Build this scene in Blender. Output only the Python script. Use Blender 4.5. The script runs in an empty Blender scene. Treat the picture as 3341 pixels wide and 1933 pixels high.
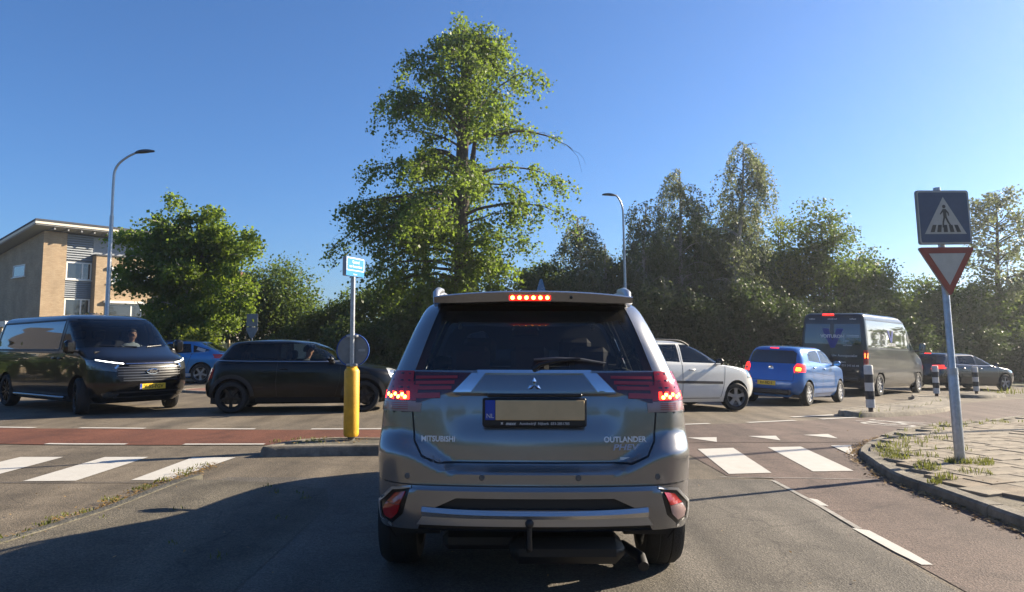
import bpy, bmesh, math, random
import numpy as np
from mathutils import Vector, Matrix, Euler
from mathutils.bvhtree import BVHTree

SC = bpy.context.scene
COL = SC.collection
PI = math.pi
rad = math.radians

# ------------------------------------------------------------------ camera
cam_d = bpy.data.cameras.new('camera')
cam = bpy.data.objects.new('camera', cam_d)
COL.objects.link(cam)
cam_d.sensor_width = 36.0
cam_d.lens = 25.71
cam_d.shift_y = -0.0353
cam_d.clip_start = 0.05
cam_d.clip_end = 3000
PITCH = math.atan(200 / 1800.0)
cam.matrix_world = (Matrix.Translation((0, 0, 1.38)) @ Matrix.Rotation(PI / 2 + PITCH, 4, 'X')
                    @ Matrix.Rotation(-0.011, 4, 'Z'))
SC.camera = cam

# ------------------------------------------------------------------ light
SUN_AZ = rad(66)     # from +Y towards +X
SUN_EL = rad(27)
world = bpy.data.worlds.new('World')
SC.world = world
world.use_nodes = True
wn = world.node_tree.nodes
wl = world.node_tree.links
bg = wn['Background']
sky = wn.new('ShaderNodeTexSky')
sky.sky_type = 'NISHITA'
sky.sun_disc = False
sky.sun_elevation = SUN_EL
sky.sun_rotation = SUN_AZ
sky.altitude = 0
sky.air_density = 1.0
sky.dust_density = 0.75
sky.ozone_density = 10.0
wl.new(sky.outputs[0], bg.inputs[0])
bg.inputs[1].default_value = 0.061
sun_d = bpy.data.lights.new('sun', 'SUN')
sun = bpy.data.objects.new('sun', sun_d)
COL.objects.link(sun)
sun_d.energy = 5.0
sun_d.angle = rad(0.55)
sun_d.color = (1.0, 0.87, 0.68)
sdir = Vector((math.sin(SUN_AZ) * math.cos(SUN_EL), math.cos(SUN_AZ) * math.cos(SUN_EL), math.sin(SUN_EL)))
sun.rotation_euler = (-sdir).to_track_quat('-Z', 'Y').to_euler()
sun.location = (60, 25, 40)
SC.view_settings.view_transform = 'Standard'
SC.view_settings.look = 'None'
SC.view_settings.exposure = 1.5
SC.view_settings.gamma = 1.0
SC.view_settings.use_curve_mapping = False
SC.render.engine = 'CYCLES'
SC.cycles.max_bounces = 6
SC.cycles.diffuse_bounces = 3
SC.cycles.glossy_bounces = 4
SC.cycles.volume_bounces = 0
SC.cycles.transparent_max_bounces = 12
SC.cycles.transmission_bounces = 4

# ------------------------------------------------------------------ terrain
def ss(t):
    t = max(0.0, min(1.0, t))
    return t * t * (3 - 2 * t)

def sp(t):
    return t if t > 30 else math.log(1 + math.exp(t))

def gz(x, y):
    return -0.098 * math.tanh(x / 7) - 0.045 * 30 * math.tanh(sp(x - 2.5) / 30) * ss((y - 9) / 7)

# ------------------------------------------------------------------ materials
MATS = {}

def nt(name):
    m = bpy.data.materials.new(name)
    m.use_nodes = True
    m.node_tree.nodes.clear()
    out = m.node_tree.nodes.new('ShaderNodeOutputMaterial')
    return m, m.node_tree.nodes, m.node_tree.links, out

def mat(name, col=(.5, .5, .5), rough=.5, metal=0., coat=0., emis=None, es=0., var=0., scale=20., bump=0., bscale=60., spec=.5, trans=0., vs2=None, coat_r=.03):
    """principled surface with optional noise variation in value and fine relief"""
    if name in MATS:
        return MATS[name]
    m, N, L, out = nt(name)
    b = N.new('ShaderNodeBsdfPrincipled')
    L.new(b.outputs[0], out.inputs[0])
    c = (*col, 1) if len(col) == 3 else col
    b.inputs['Base Color'].default_value = c
    b.inputs['Roughness'].default_value = rough
    b.inputs['Metallic'].default_value = metal
    b.inputs['Coat Weight'].default_value = coat
    b.inputs['Coat Roughness'].default_value = coat_r
    b.inputs['Specular IOR Level'].default_value = spec
    if trans:
        b.inputs['Transmission Weight'].default_value = trans
    if emis:
        b.inputs['Emission Color'].default_value = (*emis, 1)
        b.inputs['Emission Strength'].default_value = es
    tc = N.new('ShaderNodeTexCoord')
    if var:
        n1 = N.new('ShaderNodeTexNoise')
        n1.inputs['Scale'].default_value = scale
        n1.inputs['Detail'].default_value = 6
        n1.inputs['Roughness'].default_value = .65
        L.new(tc.outputs['Object'], n1.inputs['Vector'])
        r = N.new('ShaderNodeValToRGB')
        r.color_ramp.elements[0].position = .25
        r.color_ramp.elements[1].position = .75
        r.color_ramp.elements[0].color = (*[max(0, k * (1 - var)) for k in col[:3]], 1)
        r.color_ramp.elements[1].color = (*[min(1, k * (1 + var)) for k in col[:3]], 1)
        L.new(n1.outputs['Fac'], r.inputs['Fac'])
        src = r.outputs[0]
        if vs2:
            n2 = N.new('ShaderNodeTexNoise')
            n2.inputs['Scale'].default_value = vs2
            n2.inputs['Detail'].default_value = 3
            L.new(tc.outputs['Object'], n2.inputs['Vector'])
            mr = N.new('ShaderNodeMapRange')
            mr.inputs[1].default_value = .3
            mr.inputs[2].default_value = .7
            mr.inputs[3].default_value = 1 - var * .8
            mr.inputs[4].default_value = 1 + var * .8
            L.new(n2.outputs['Fac'], mr.inputs[0])
            mx = N.new('ShaderNodeVectorMath')
            mx.operation = 'SCALE'
            L.new(src, mx.inputs[0])
            L.new(mr.outputs[0], mx.inputs['Scale'])
            src = mx.outputs[0]
        L.new(src, b.inputs['Base Color'])
    if bump:
        n3 = N.new('ShaderNodeTexNoise')
        n3.inputs['Scale'].default_value = bscale
        n3.inputs['Detail'].default_value = 4
        L.new(tc.outputs['Object'], n3.inputs['Vector'])
        bp = N.new('ShaderNodeBump')
        bp.inputs['Strength'].default_value = bump
        bp.inputs['Distance'].default_value = .02
        L.new(n3.outputs['Fac'], bp.inputs['Height'])
        L.new(bp.outputs[0], b.inputs['Normal'])
    MATS[name] = m
    return m

def glass(name, tint, refl=1.0, ior=1.5, dust=0.0):
    if name in MATS:
        return MATS[name]
    m, N, L, out = nt(name)
    t = N.new('ShaderNodeBsdfTransparent')
    t.inputs[0].default_value = (*tint, 1)
    g = N.new('ShaderNodeBsdfGlossy')
    g.inputs['Roughness'].default_value = 0.015
    g.inputs[0].default_value = (refl, refl, refl, 1)
    f = N.new('ShaderNodeFresnel')
    f.inputs[0].default_value = ior
    x = N.new('ShaderNodeMixShader')
    L.new(f.outputs[0], x.inputs[0])
    L.new(t.outputs[0], x.inputs[1])
    L.new(g.outputs[0], x.inputs[2])
    last = x
    if dust:
        d = N.new('ShaderNodeBsdfDiffuse')
        d.inputs[0].default_value = (.5, .48, .44, 1)
        y = N.new('ShaderNodeMixShader')
        y.inputs[0].default_value = dust
        L.new(x.outputs[0], y.inputs[1])
        L.new(d.outputs[0], y.inputs[2])
        last = y
    L.new(last.outputs[0], out.inputs[0])
    MATS[name] = m
    return m

def leafmat(name, dark, light, trans, tfac=.42, rough=.5):
    """leaves: random tone per leaf, some light let through"""
    m, N, L, out = nt(name)
    geo = N.new('ShaderNodeNewGeometry')
    tc = N.new('ShaderNodeTexCoord')
    no = N.new('ShaderNodeTexNoise')
    no.inputs['Scale'].default_value = 1.1
    no.inputs['Detail'].default_value = 3
    L.new(tc.outputs['Object'], no.inputs['Vector'])
    ad = N.new('ShaderNodeMath')
    ad.operation = 'MULTIPLY_ADD'
    ad.inputs[1].default_value = .45
    L.new(geo.outputs['Random Per Island'], ad.inputs[0])
    mm = N.new('ShaderNodeMath')
    mm.operation = 'MULTIPLY_ADD'
    mm.inputs[1].default_value = 1.3
    mm.inputs[2].default_value = -.38
    L.new(no.outputs['Fac'], mm.inputs[0])
    L.new(mm.outputs[0], ad.inputs[2])
    r = N.new('ShaderNodeValToRGB')
    r.color_ramp.elements[0].color = (*dark, 1)
    r.color_ramp.elements[1].color = (*light, 1)
    r.color_ramp.elements[0].position = .15
    r.color_ramp.elements[1].position = .9
    L.new(ad.outputs[0], r.inputs[0])
    d = N.new('ShaderNodeBsdfPrincipled')
    d.inputs['Roughness'].default_value = rough
    d.inputs['Specular IOR Level'].default_value = .35
    L.new(r.outputs[0], d.inputs['Base Color'])
    t = N.new('ShaderNodeBsdfTranslucent')
    mx = N.new('ShaderNodeMix')
    mx.data_type = 'RGBA'
    mx.inputs[0].default_value = .5
    L.new(r.outputs[0], mx.inputs[6])
    mx.inputs[7].default_value = (*trans, 1)
    L.new(mx.outputs[2], t.inputs[0])
    x = N.new('ShaderNodeMixShader')
    x.inputs[0].default_value = tfac
    L.new(d.outputs[0], x.inputs[1])
    L.new(t.outputs[0], x.inputs[2])
    L.new(x.outputs[0], out.inputs[0])
    MATS[name] = m
    return m

# ------------------------------------------------------------------ object helpers
def tag(o, label=None, cat=None, group=None, kind=None):
    if label: o['label'] = label
    if cat: o['category'] = cat
    if group: o['group'] = group
    if kind: o['kind'] = kind
    return o

def mesh_obj(name, verts, faces, m=None, parent=None, smooth=False, loc=None):
    me = bpy.data.meshes.new(name)
    me.from_pydata([tuple(v) for v in verts], [], [tuple(f) for f in faces])
    if smooth:
        me.polygons.foreach_set('use_smooth', [True] * len(me.polygons))
    me.update()
    o = bpy.data.objects.new(name, me)
    COL.objects.link(o)
    if m: me.materials.append(m)
    if parent: o.parent = parent
    if loc is not None: o.location = loc
    return o

def thing(name, label, cat, loc=(0, 0, 0), rz=0., group=None):
    o = bpy.data.objects.new(name, None)
    o.empty_display_size = .2
    COL.objects.link(o)
    o.location = loc
    o.rotation_euler = (0, 0, rz)
    return tag(o, label, cat, group)

class MB:
    """collects shapes into one mesh"""
    def __init__(s):
        s.v = []; s.f = []
    def add(s, vs, fs):
        n = len(s.v)
        s.v += [tuple(v) for v in vs]
        s.f += [tuple(i + n for i in f) for f in fs]
        return s
    def box(s, c, d, rz=0., bev=0.):
        hx, hy, hz = d[0] / 2, d[1] / 2, d[2] / 2
        if bev:
            b = min(bev, hx * .9, hy * .9, hz * .9)
            prof = [(hx - b, hy, -1), (hx, hy - b, -1)]
            vs = []
            for z, k in ((-hz, b), (-hz + b, 0), (hz - b, 0), (hz, b)):
                for sx, sy in ((1, 1), (-1, 1), (-1, -1), (1, -1)):
                    a = (sx * (hx - b - k * .0), sy * (hy - k)) ; c2 = (sx * (hx - k), sy * (hy - b))
                    pts = [c2, a] if sx * sy > 0 else [a, c2]
                    for p in pts: vs.append((p[0], p[1], z))
            fs = []
            for l in range(3):
                for i in range(8):
                    j = (i + 1) % 8
                    fs.append((l * 8 + i, l * 8 + j, l * 8 + 8 + j, l * 8 + 8 + i))
            fs.append(tuple(range(7, -1, -1))); fs.append(tuple(range(24, 32)))
        else:
            vs = [(x, y, z) for z in (-hz, hz) for x, y in ((-hx, -hy), (hx, -hy), (hx, hy), (-hx, hy))]
            fs = [(3, 2, 1, 0), (4, 5, 6, 7), (0, 1, 5, 4), (1, 2, 6, 5), (2, 3, 7, 6), (3, 0, 4, 7)]
        cs, sn = math.cos(rz), math.sin(rz)
        return s.add([(c[0] + x * cs - y * sn, c[1] + x * sn + y * cs, c[2] + z) for x, y, z in vs], fs)
    def tube(s, path, r, n=8, cap=True):
        path = [Vector(p) for p in path]
        rs = r if isinstance(r, (list, tuple)) else [r] * len(path)
        vs = []; fs = []
        up = Vector((0, 0, 1))
        prev = None
        for i, p in enumerate(path):
            a = path[max(0, i - 1)]; b = path[min(len(path) - 1, i + 1)]
            d = (b - a)
            d = d.normalized() if d.length > 1e-9 else Vector((0, 0, 1))
            if prev is None:
                u = d.orthogonal().normalized()
            else:
                u = (prev - d * prev.dot(d))
                u = u.normalized() if u.length > 1e-6 else d.orthogonal().normalized()
            prev = u
            w = d.cross(u)
            for k in range(n):
                t = 2 * PI * k / n
                vs.append(p + (u * math.cos(t) + w * math.sin(t)) * rs[i])
        for i in range(len(path) - 1):
            for k in range(n):
                k2 = (k + 1) % n
                fs.append((i * n + k, i * n + k2, i * n + n + k2, i * n + n + k))
        if cap:
            fs.append(tuple(range(n - 1, -1, -1)))
            fs.append(tuple(range((len(path) - 1) * n, len(path) * n)))
        return s.add(vs, fs)
    def lathe(s, prof, n=24, axis='z', c=(0, 0, 0), closed=False, cap=True):
        """prof: (r, h) pairs turned about an axis through c"""
        vs = []; fs = []
        for r, h in prof:
            for k in range(n):
                t = 2 * PI * k / n
                a, b = r * math.cos(t), r * math.sin(t)
                if axis == 'z': vs.append((c[0] + a, c[1] + b, c[2] + h))
                elif axis == 'x': vs.append((c[0] + h, c[1] + a, c[2] + b))
                else: vs.append((c[0] + b, c[1] + h, c[2] + a))
        m = len(prof)
        for i in range(m - 1 + (1 if closed else 0)):
            i2 = (i + 1) % m
            for k in range(n):
                k2 = (k + 1) % n
                fs.append((i * n + k, i * n + k2, i2 * n + k2, i2 * n + k))
        if not closed and cap:
            if prof[0][0] > 1e-5: fs.append(tuple(range(n - 1, -1, -1)))
            if prof[-1][0] > 1e-5: fs.append(tuple(range((m - 1) * n, m * n)))
        return s.add(vs, fs)
    def prism(s, poly, h0, h1, axis='z', f=None):
        """poly of 2-D points extruded; axis z:(x,y) x:(y,z) y:(x,z)"""
        n = len(poly)
        def P(a, b, h):
            p = (a, b, h) if axis == 'z' else ((h, a, b) if axis == 'x' else (a, h, b))
            return f(*p) if f else p
        vs = [P(a, b, h0) for a, b in poly] + [P(a, b, h1) for a, b in poly]
        fs = [tuple(range(n - 1, -1, -1)), tuple(range(n, 2 * n))]
        for i in range(n):
            j = (i + 1) % n
            fs.append((i, j, n + j, n + i))
        return s.add(vs, fs)
    def quad(s, a, b, c, d):
        return s.add([a, b, c, d], [(0, 1, 2, 3)])
    def build(s, name, m=None, parent=None, smooth=False, loc=None):
        o = mesh_obj(name, s.v, s.f, m, parent, smooth, loc)
        bm = bmesh.new(); bm.from_mesh(o.data)
        bmesh.ops.recalc_face_normals(bm, faces=bm.faces)
        bm.to_mesh(o.data); bm.free()
        if smooth:
            o.data.polygons.foreach_set('use_smooth', [True] * len(o.data.polygons))
            try:
                o.data.set_sharp_from_angle(angle=rad(38))
            except Exception:
                pass
        return o

def add_mat(o, m):
    o.data.materials.append(m)

def copy_tree(o, parent=None):
    c = o.copy()
    COL.objects.link(c)
    c.parent = parent
    for ch in list(o.children):
        copy_tree(ch, c)
    return c

def text_mesh(txt, size, extrude=.0, bold=0., shear=0., sx=1., align='CENTER'):
    cu = bpy.data.curves.new('t', 'FONT')
    cu.body = txt
    cu.size = size
    cu.extrude = extrude
    cu.offset = bold
    cu.shear = shear
    cu.align_x = align
    cu.align_y = 'CENTER'
    cu.resolution_u = 3
    o = bpy.data.objects.new('t', cu)
    COL.objects.link(o)
    dg = bpy.context.evaluated_depsgraph_get()
    me = bpy.data.meshes.new_from_object(o.evaluated_get(dg))
    bpy.data.objects.remove(o)
    for v in me.vertices:
        v.co.x *= sx
    return me

def lettering(txt, size, m, parent, origin, xdir, ydir, extrude=.001, bold=0., shear=0., sx=1., name='lettering', surf=None, align='CENTER'):
    """flat letters at origin, reading along xdir, up along ydir; surf(x,y)->point drapes them"""
    me = text_mesh(txt, size, extrude, bold, shear, sx, align)
    X = Vector(xdir).normalized(); Y = Vector(ydir).normalized(); Z = X.cross(Y)
    O = Vector(origin)
    for v in me.vertices:
        p = O + X * v.co.x + Y * v.co.y + Z * (v.co.z)
        if surf:
            q = surf(p, Z)
            if q is not None:
                p = q + Z * v.co.z
        v.co = p
    me.materials.clear()
    me.materials.append(m)
    o = bpy.data.objects.new(name, me)
    COL.objects.link(o)
    o.parent = parent
    return o

# ------------------------------------------------------------------ ground sheets
def sheet(name, poly, dz, m, grid=.5, parent=None, kind='structure'):
    bm = bmesh.new()
    bm.faces.new([bm.verts.new((x, y, 0)) for x, y in poly])
    bmesh.ops.triangulate(bm, faces=bm.faces[:])
    xs = [p[0] for p in poly]; ys = [p[1] for p in poly]
    x = math.floor(min(xs) / grid) * grid + grid
    while x < max(xs):
        bmesh.ops.bisect_plane(bm, geom=bm.verts[:] + bm.edges[:] + bm.faces[:], plane_co=(x, 0, 0), plane_no=(1, 0, 0))
        x += grid
    y = math.floor(min(ys) / grid) * grid + grid
    while y < max(ys):
        bmesh.ops.bisect_plane(bm, geom=bm.verts[:] + bm.edges[:] + bm.faces[:], plane_co=(0, y, 0), plane_no=(0, 1, 0))
        y += grid
    bmesh.ops.triangulate(bm, faces=bm.faces[:])
    for v in bm.verts:
        v.co.z = gz(v.co.x, v.co.y) + (dz(v.co.x, v.co.y) if callable(dz) else dz)
    bmesh.ops.recalc_face_normals(bm, faces=bm.faces)
    if sum(f.normal.z for f in bm.faces) < 0:
        bmesh.ops.reverse_faces(bm, faces=bm.faces[:])
    me = bpy.data.meshes.new(name)
    bm.to_mesh(me); bm.free()
    me.polygons.foreach_set('use_smooth', [True] * len(me.polygons))
    me.materials.append(m)
    o = bpy.data.objects.new(name, me)
    COL.objects.link(o)
    if parent: o.parent = parent
    elif kind: o['kind'] = kind
    return o

def crom(pts, n=8, closed=False):
    P = [Vector(p) for p in pts]
    out = []
    m = len(P)
    for i in range(m if closed else m - 1):
        a = P[(i - 1) % m] if (closed or i) else P[0] * 2 - P[1]
        b = P[i]; c = P[(i + 1) % m]
        d = P[(i + 2) % m] if (closed or i < m - 2) else P[-1] * 2 - P[-2]
        for k in range(n):
            t = k / n
            out.append(.5 * ((2 * b) + (c - a) * t + (2 * a - 5 * b + 4 * c - d) * t * t + (3 * b - a - 3 * c + d) * t ** 3))
    if not closed: out.append(P[-1])
    return out

def curve2(pts, n=8, closed=False):
    return [(v.x, v.y) for v in crom([(p[0], p[1], 0) for p in pts], n, closed)]

def offset_line(pts, d):
    out = []
    for i, p in enumerate(pts):
        a = pts[max(0, i - 1)]; b = pts[min(len(pts) - 1, i + 1)]
        dx, dy = b[0] - a[0], b[1] - a[1]
        l = math.hypot(dx, dy) or 1
        out.append((p[0] - dy / l * d, p[1] + dx / l * d))
    return out

def sweep_kerb(mb, line, prof, closed=False):
    """prof: (offset to the left of travel, height) section swept along a ground line"""
    rings = []
    n = len(line)
    for i, p in enumerate(line):
        a = line[(i - 1) % n] if (closed or i) else line[0]
        b = line[(i + 1) % n] if (closed or i < n - 1) else line[-1]
        dx, dy = b[0] - a[0], b[1] - a[1]
        l = math.hypot(dx, dy) or 1
        rings.append([(p[0] - dy / l * o, p[1] + dx / l * o, gz(p[0], p[1]) + h) for o, h in prof])
    k = len(prof)
    vs = [v for r in rings for v in r]
    fs = []
    for i in range(n if closed else n - 1):
        j = (i + 1) % n
        for q in range(k - 1):
            fs.append((i * k + q, j * k + q, j * k + q + 1, i * k + q + 1))
    mb.add(vs, fs)
    return mb
# ------------------------------------------------------------------ surface materials
def road_mat(name, c1, c2, stain, speck=.5, patch=.35):
    m, N, L, out = nt(name)
    b = N.new('ShaderNodeBsdfPrincipled')
    L.new(b.outputs[0], out.inputs[0])
    tc = N.new('ShaderNodeTexCoord')
    def noise(sc, det=4, rough=.6):
        n = N.new('ShaderNodeTexNoise')
        n.inputs['Scale'].default_value = sc
        n.inputs['Detail'].default_value = det
        n.inputs['Roughness'].default_value = rough
        L.new(tc.outputs['Object'], n.inputs['Vector'])
        return n
    big = noise(.55, 6, .7)
    r = N.new('ShaderNodeValToRGB')
    r.color_ramp.elements[0].color = (*c1, 1)
    r.color_ramp.elements[1].color = (*c2, 1)
    r.color_ramp.elements[0].position = .3
    r.color_ramp.elements[1].position = .72
    L.new(big.outputs['Fac'], r.inputs[0])
    fine = noise(75, 5, .75)
    mr = N.new('ShaderNodeMapRange')
    mr.inputs[1].default_value = .3; mr.inputs[2].default_value = .7
    mr.inputs[3].default_value = 1 - speck; mr.inputs[4].default_value = 1 + speck
    L.new(fine.outputs['Fac'], mr.inputs[0])
    v = N.new('ShaderNodeTexVoronoi')
    v.inputs['Scale'].default_value = 95
    L.new(tc.outputs['Object'], v.inputs['Vector'])
    v2 = N.new('ShaderNodeMapRange')
    v2.inputs[1].default_value = 0; v2.inputs[2].default_value = 1
    v2.inputs[3].default_value = .72; v2.inputs[4].default_value = 1.35
    sepv = N.new('ShaderNodeSeparateColor')
    L.new(v.outputs['Color'], sepv.inputs[0])
    L.new(sepv.outputs[0], v2.inputs[0])
    mu = N.new('ShaderNodeMath'); mu.operation = 'MULTIPLY'
    L.new(mr.outputs[0], mu.inputs[0]); L.new(v2.outputs[0], mu.inputs[1])
    # worn streaks along the driving direction
    mp = N.new('ShaderNodeMapping')
    mp.inputs['Scale'].default_value = (1.6, .22, 1)
    L.new(tc.outputs['Object'], mp.inputs[0])
    st = N.new('ShaderNodeTexNoise'); st.inputs['Scale'].default_value = 1.3; st.inputs['Detail'].default_value = 5
    L.new(mp.outputs[0], st.inputs['Vector'])
    ms = N.new('ShaderNodeMapRange')
    ms.inputs[1].default_value = .35; ms.inputs[2].default_value = .7
    ms.inputs[3].default_value = 1 - patch; ms.inputs[4].default_value = 1 + patch * .6
    L.new(st.outputs['Fac'], ms.inputs[0])
    mu2 = N.new('ShaderNodeMath'); mu2.operation = 'MULTIPLY'
    L.new(mu.outputs[0], mu2.inputs[0]); L.new(ms.outputs[0], mu2.inputs[1])
    # hairline cracks and darker blotches
    dn = N.new('ShaderNodeTexNoise'); dn.inputs['Scale'].default_value = 1.7; dn.inputs['Detail'].default_value = 5
    L.new(tc.outputs['Object'], dn.inputs['Vector'])
    av = N.new('ShaderNodeVectorMath'); av.operation = 'MULTIPLY_ADD'; av.inputs[1].default_value = (.9, .9, .0)
    L.new(dn.outputs['Color'], av.inputs[0]); L.new(tc.outputs['Object'], av.inputs[2])
    cv = N.new('ShaderNodeTexVoronoi'); cv.feature = 'DISTANCE_TO_EDGE'; cv.inputs['Scale'].default_value = .38
    L.new(av.outputs[0], cv.inputs['Vector'])
    cm = N.new('ShaderNodeMapRange'); cm.inputs[1].default_value = .001; cm.inputs[2].default_value = .007; cm.inputs[3].default_value = .74; cm.inputs[4].default_value = 1.
    L.new(cv.outputs['Distance'], cm.inputs[0])
    bl = noise(2.6, 4, .55)
    bm_ = N.new('ShaderNodeMapRange'); bm_.inputs[1].default_value = .36; bm_.inputs[2].default_value = .46; bm_.inputs[3].default_value = .8; bm_.inputs[4].default_value = 1.
    L.new(bl.outputs['Fac'], bm_.inputs[0])
    m3 = N.new('ShaderNodeMath'); m3.operation = 'MULTIPLY'; L.new(cm.outputs[0], m3.inputs[0]); L.new(bm_.outputs[0], m3.inputs[1])
    m4 = N.new('ShaderNodeMath'); m4.operation = 'MULTIPLY'; L.new(m3.outputs[0], m4.inputs[0]); L.new(mu2.outputs[0], m4.inputs[1])
    mu2 = m4
    sc = N.new('ShaderNodeVectorMath'); sc.operation = 'SCALE'
    L.new(r.outputs[0], sc.inputs[0]); L.new(mu2.outputs[0], sc.inputs['Scale'])
    L.new(sc.outputs[0], b.inputs['Base Color'])
    b.inputs['Roughness'].default_value = .82
    b.inputs['Specular IOR Level'].default_value = .35
    bp = N.new('ShaderNodeBump'); bp.inputs['Strength'].default_value = .55; bp.inputs['Distance'].default_value = .006
    L.new(v.outputs['Distance'], bp.inputs['Height'])
    L.new(bp.outputs[0], b.inputs['Normal'])
    MATS[name] = m
    return m

def paint_mat(name, wear=.45):
    """thermoplastic white paint, worn through in places"""
    m, N, L, out = nt(name)
    b = N.new('ShaderNodeBsdfPrincipled')
    L.new(b.outputs[0], out.inputs[0])
    tc = N.new('ShaderNodeTexCoord')
    n = N.new('ShaderNodeTexNoise'); n.inputs['Scale'].default_value = 7; n.inputs['Detail'].default_value = 10; n.inputs['Roughness'].default_value = .75
    L.new(tc.outputs['Object'], n.inputs['Vector'])
    r = N.new('ShaderNodeValToRGB')
    e = r.color_ramp.elements
    e[0].position = .5 - wear * .5; e[0].color = (.16, .15, .13, 1)
    e[1].position = .62 - wear * .45; e[1].color = (.42, .40, .355, 1)
    x = e.new(.75); x.color = (.48, .465, .425, 1)
    L.new(n.outputs['Fac'], r.inputs[0])
    L.new(r.outputs[0], b.inputs['Base Color'])
    b.inputs['Roughness'].default_value = .7
    f = N.new('ShaderNodeTexNoise'); f.inputs['Scale'].default_value = 120
    L.new(tc.outputs['Object'], f.inputs['Vector'])
    bp = N.new('ShaderNodeBump'); bp.inputs['Strength'].default_value = .3; bp.inputs['Distance'].default_value = .005
    L.new(f.outputs['Fac'], bp.inputs['Height']); L.new(bp.outputs[0], b.inputs['Normal'])
    return m

M_ASPH = road_mat('asphalt', (.108, .088, .062), (.155, .128, .092), 0)
M_ASPH2 = road_mat('asphalt_lane', (.090, .079, .063), (.122, .108, .089), 0)
M_RED = road_mat('red_asphalt', (.100, .036, .019), (.135, .052, .029), 0, speck=.35, patch=.25)
M_REDW = road_mat('worn_red_asphalt', (.090, .062, .049), (.122, .088, .071), 0, speck=.45, patch=.3)
M_PAINT = paint_mat('road_paint', .53)
M_PAINTW = paint_mat('road_paint_worn', .62)
M_CONC = mat('concrete', (.165, .145, .112), .9, var=.5, scale=9, bump=.5, bscale=90, vs2=1.3)
M_TILE = mat('pavement_tile', (.235, .20, .148), .9, var=.3, scale=6, bump=.5, bscale=110, vs2=.9)
M_TILE2 = mat('pavement_tile_brown', (.205, .166, .118), .92, var=.32, scale=5, bump=.5, bscale=100, vs2=.8)
M_SAND = mat('joint_sand', (.14, .12, .085), .95, var=.4, scale=14, bump=.6, bscale=50)
M_MOSS = mat('mossy_paving', (.115, .105, .078), .95, var=.55, scale=7, bump=.8, bscale=45, vs2=1.5)
M_DIRT = mat('verge_soil', (.085, .085, .04), .95, var=.5, scale=2.5, bump=.8, bscale=25, vs2=.2)
M_STEEL = mat('galvanised_steel', (.42, .43, .44), .42, metal=.85, var=.25, scale=18)
M_DARK = mat('dark_plastic', (.012, .012, .013), .55)
M_BLACK = mat('black_trim', (.006, .006, .007), .35)
M_RUBBER = mat('rubber', (.016, .016, .016), .8, bump=.3, bscale=80)
M_CHROME = mat('chrome', (.82, .83, .85), .06, metal=1.)
M_SILVER = mat('silver_plastic', (.42, .42, .42), .35, metal=.7)
M_WHITE = mat('white_gloss', (.78, .78, .76), .35, var=.08, scale=12)
M_INT = mat('interior_fabric', (.02, .02, .022), .9)
M_GRASS = leafmat('grass_blades', (.07, .085, .015), (.16, .17, .04), (.28, .30, .05), .4)
M_DRYLEAF = leafmat('dry_leaves', (.14, .08, .02), (.36, .24, .09), (.35, .22, .06), .25)

# ------------------------------------------------------------------ the ground
def big_ground():
    xs = [-400, -250, -150, -100, -70] + [x for x in range(-50, 51, 2)] + [70, 100, 150, 250, 400]
    ys = [-60, -30, -15] + [y for y in range(-8, 61, 2)] + [75, 100, 150, 220, 320, 500, 900]
    vs = [(x, y, gz(x, y) - .07) for y in ys for x in xs]
    n = len(xs)
    fs = [(j * n + i, j * n + i + 1, (j + 1) * n + i + 1, (j + 1) * n + i) for j in range(len(ys) - 1) for i in range(n - 1)]
    o = mesh_obj('ground', vs, fs, M_DIRT, None, True)
    o['kind'] = 'structure'
big_ground()

road_out = [(-45, -8), (3.74, -8), (3.74, 5.6), (3.75, 7.5), (4.04, 8.55), (4.17, 9.06), (4.64, 9.9), (5.23, 10.68), (6.12, 11.77), (7.84, 13.36),
            (11.49, 16.87), (16, 20.5), (24, 25.5), (45, 33), (45, 39), (24, 34.5), (14, 31), (6, 29.5), (-4, 29), (-12, 29.5), (-24, 30), (-45, 31)]
sheet('road', road_out, 0, M_ASPH, 1.0)
# the lane we stand in: its own, greyer wearing course
sheet('approach_lane', [(-3.3, -8), (2.45, -8), (2.45, 4.8), (2.5, 5.6), (2.55, 6.4), (2.55, 7.55), (-2.9, 7.6), (-3.3, 6.5)], .004, M_ASPH2, .5)
# cycle lane along the kerb, worn red
kerb_line = curve2([(3.74, -2), (3.74, 2), (3.74, 5.59), (3.75, 6.6), (3.76, 7.47), (3.98, 8.4), (4.2, 9.15), (4.64, 9.9), (5.25, 10.70), (6.12, 11.72), (7.84, 13.36), (11.49, 16.87), (16, 20.6), (24, 25.5)], 5)
def seg(line, y0, y1):
    return [p for p in line if y0 <= p[1] <= y1]
lane_edge = [(2.5, -2), (2.5, 4.8), (2.56, 5.6), (2.61, 6.4), (2.61, 7.6), (2.2, 7.75), (2.1, 10.2)]
kl = seg(kerb_line, -2, 10.4)
sheet('cycle_lane', lane_edge + [(4.9, 10.35)] + kl[::-1], .004, M_REDW, .5)
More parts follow.
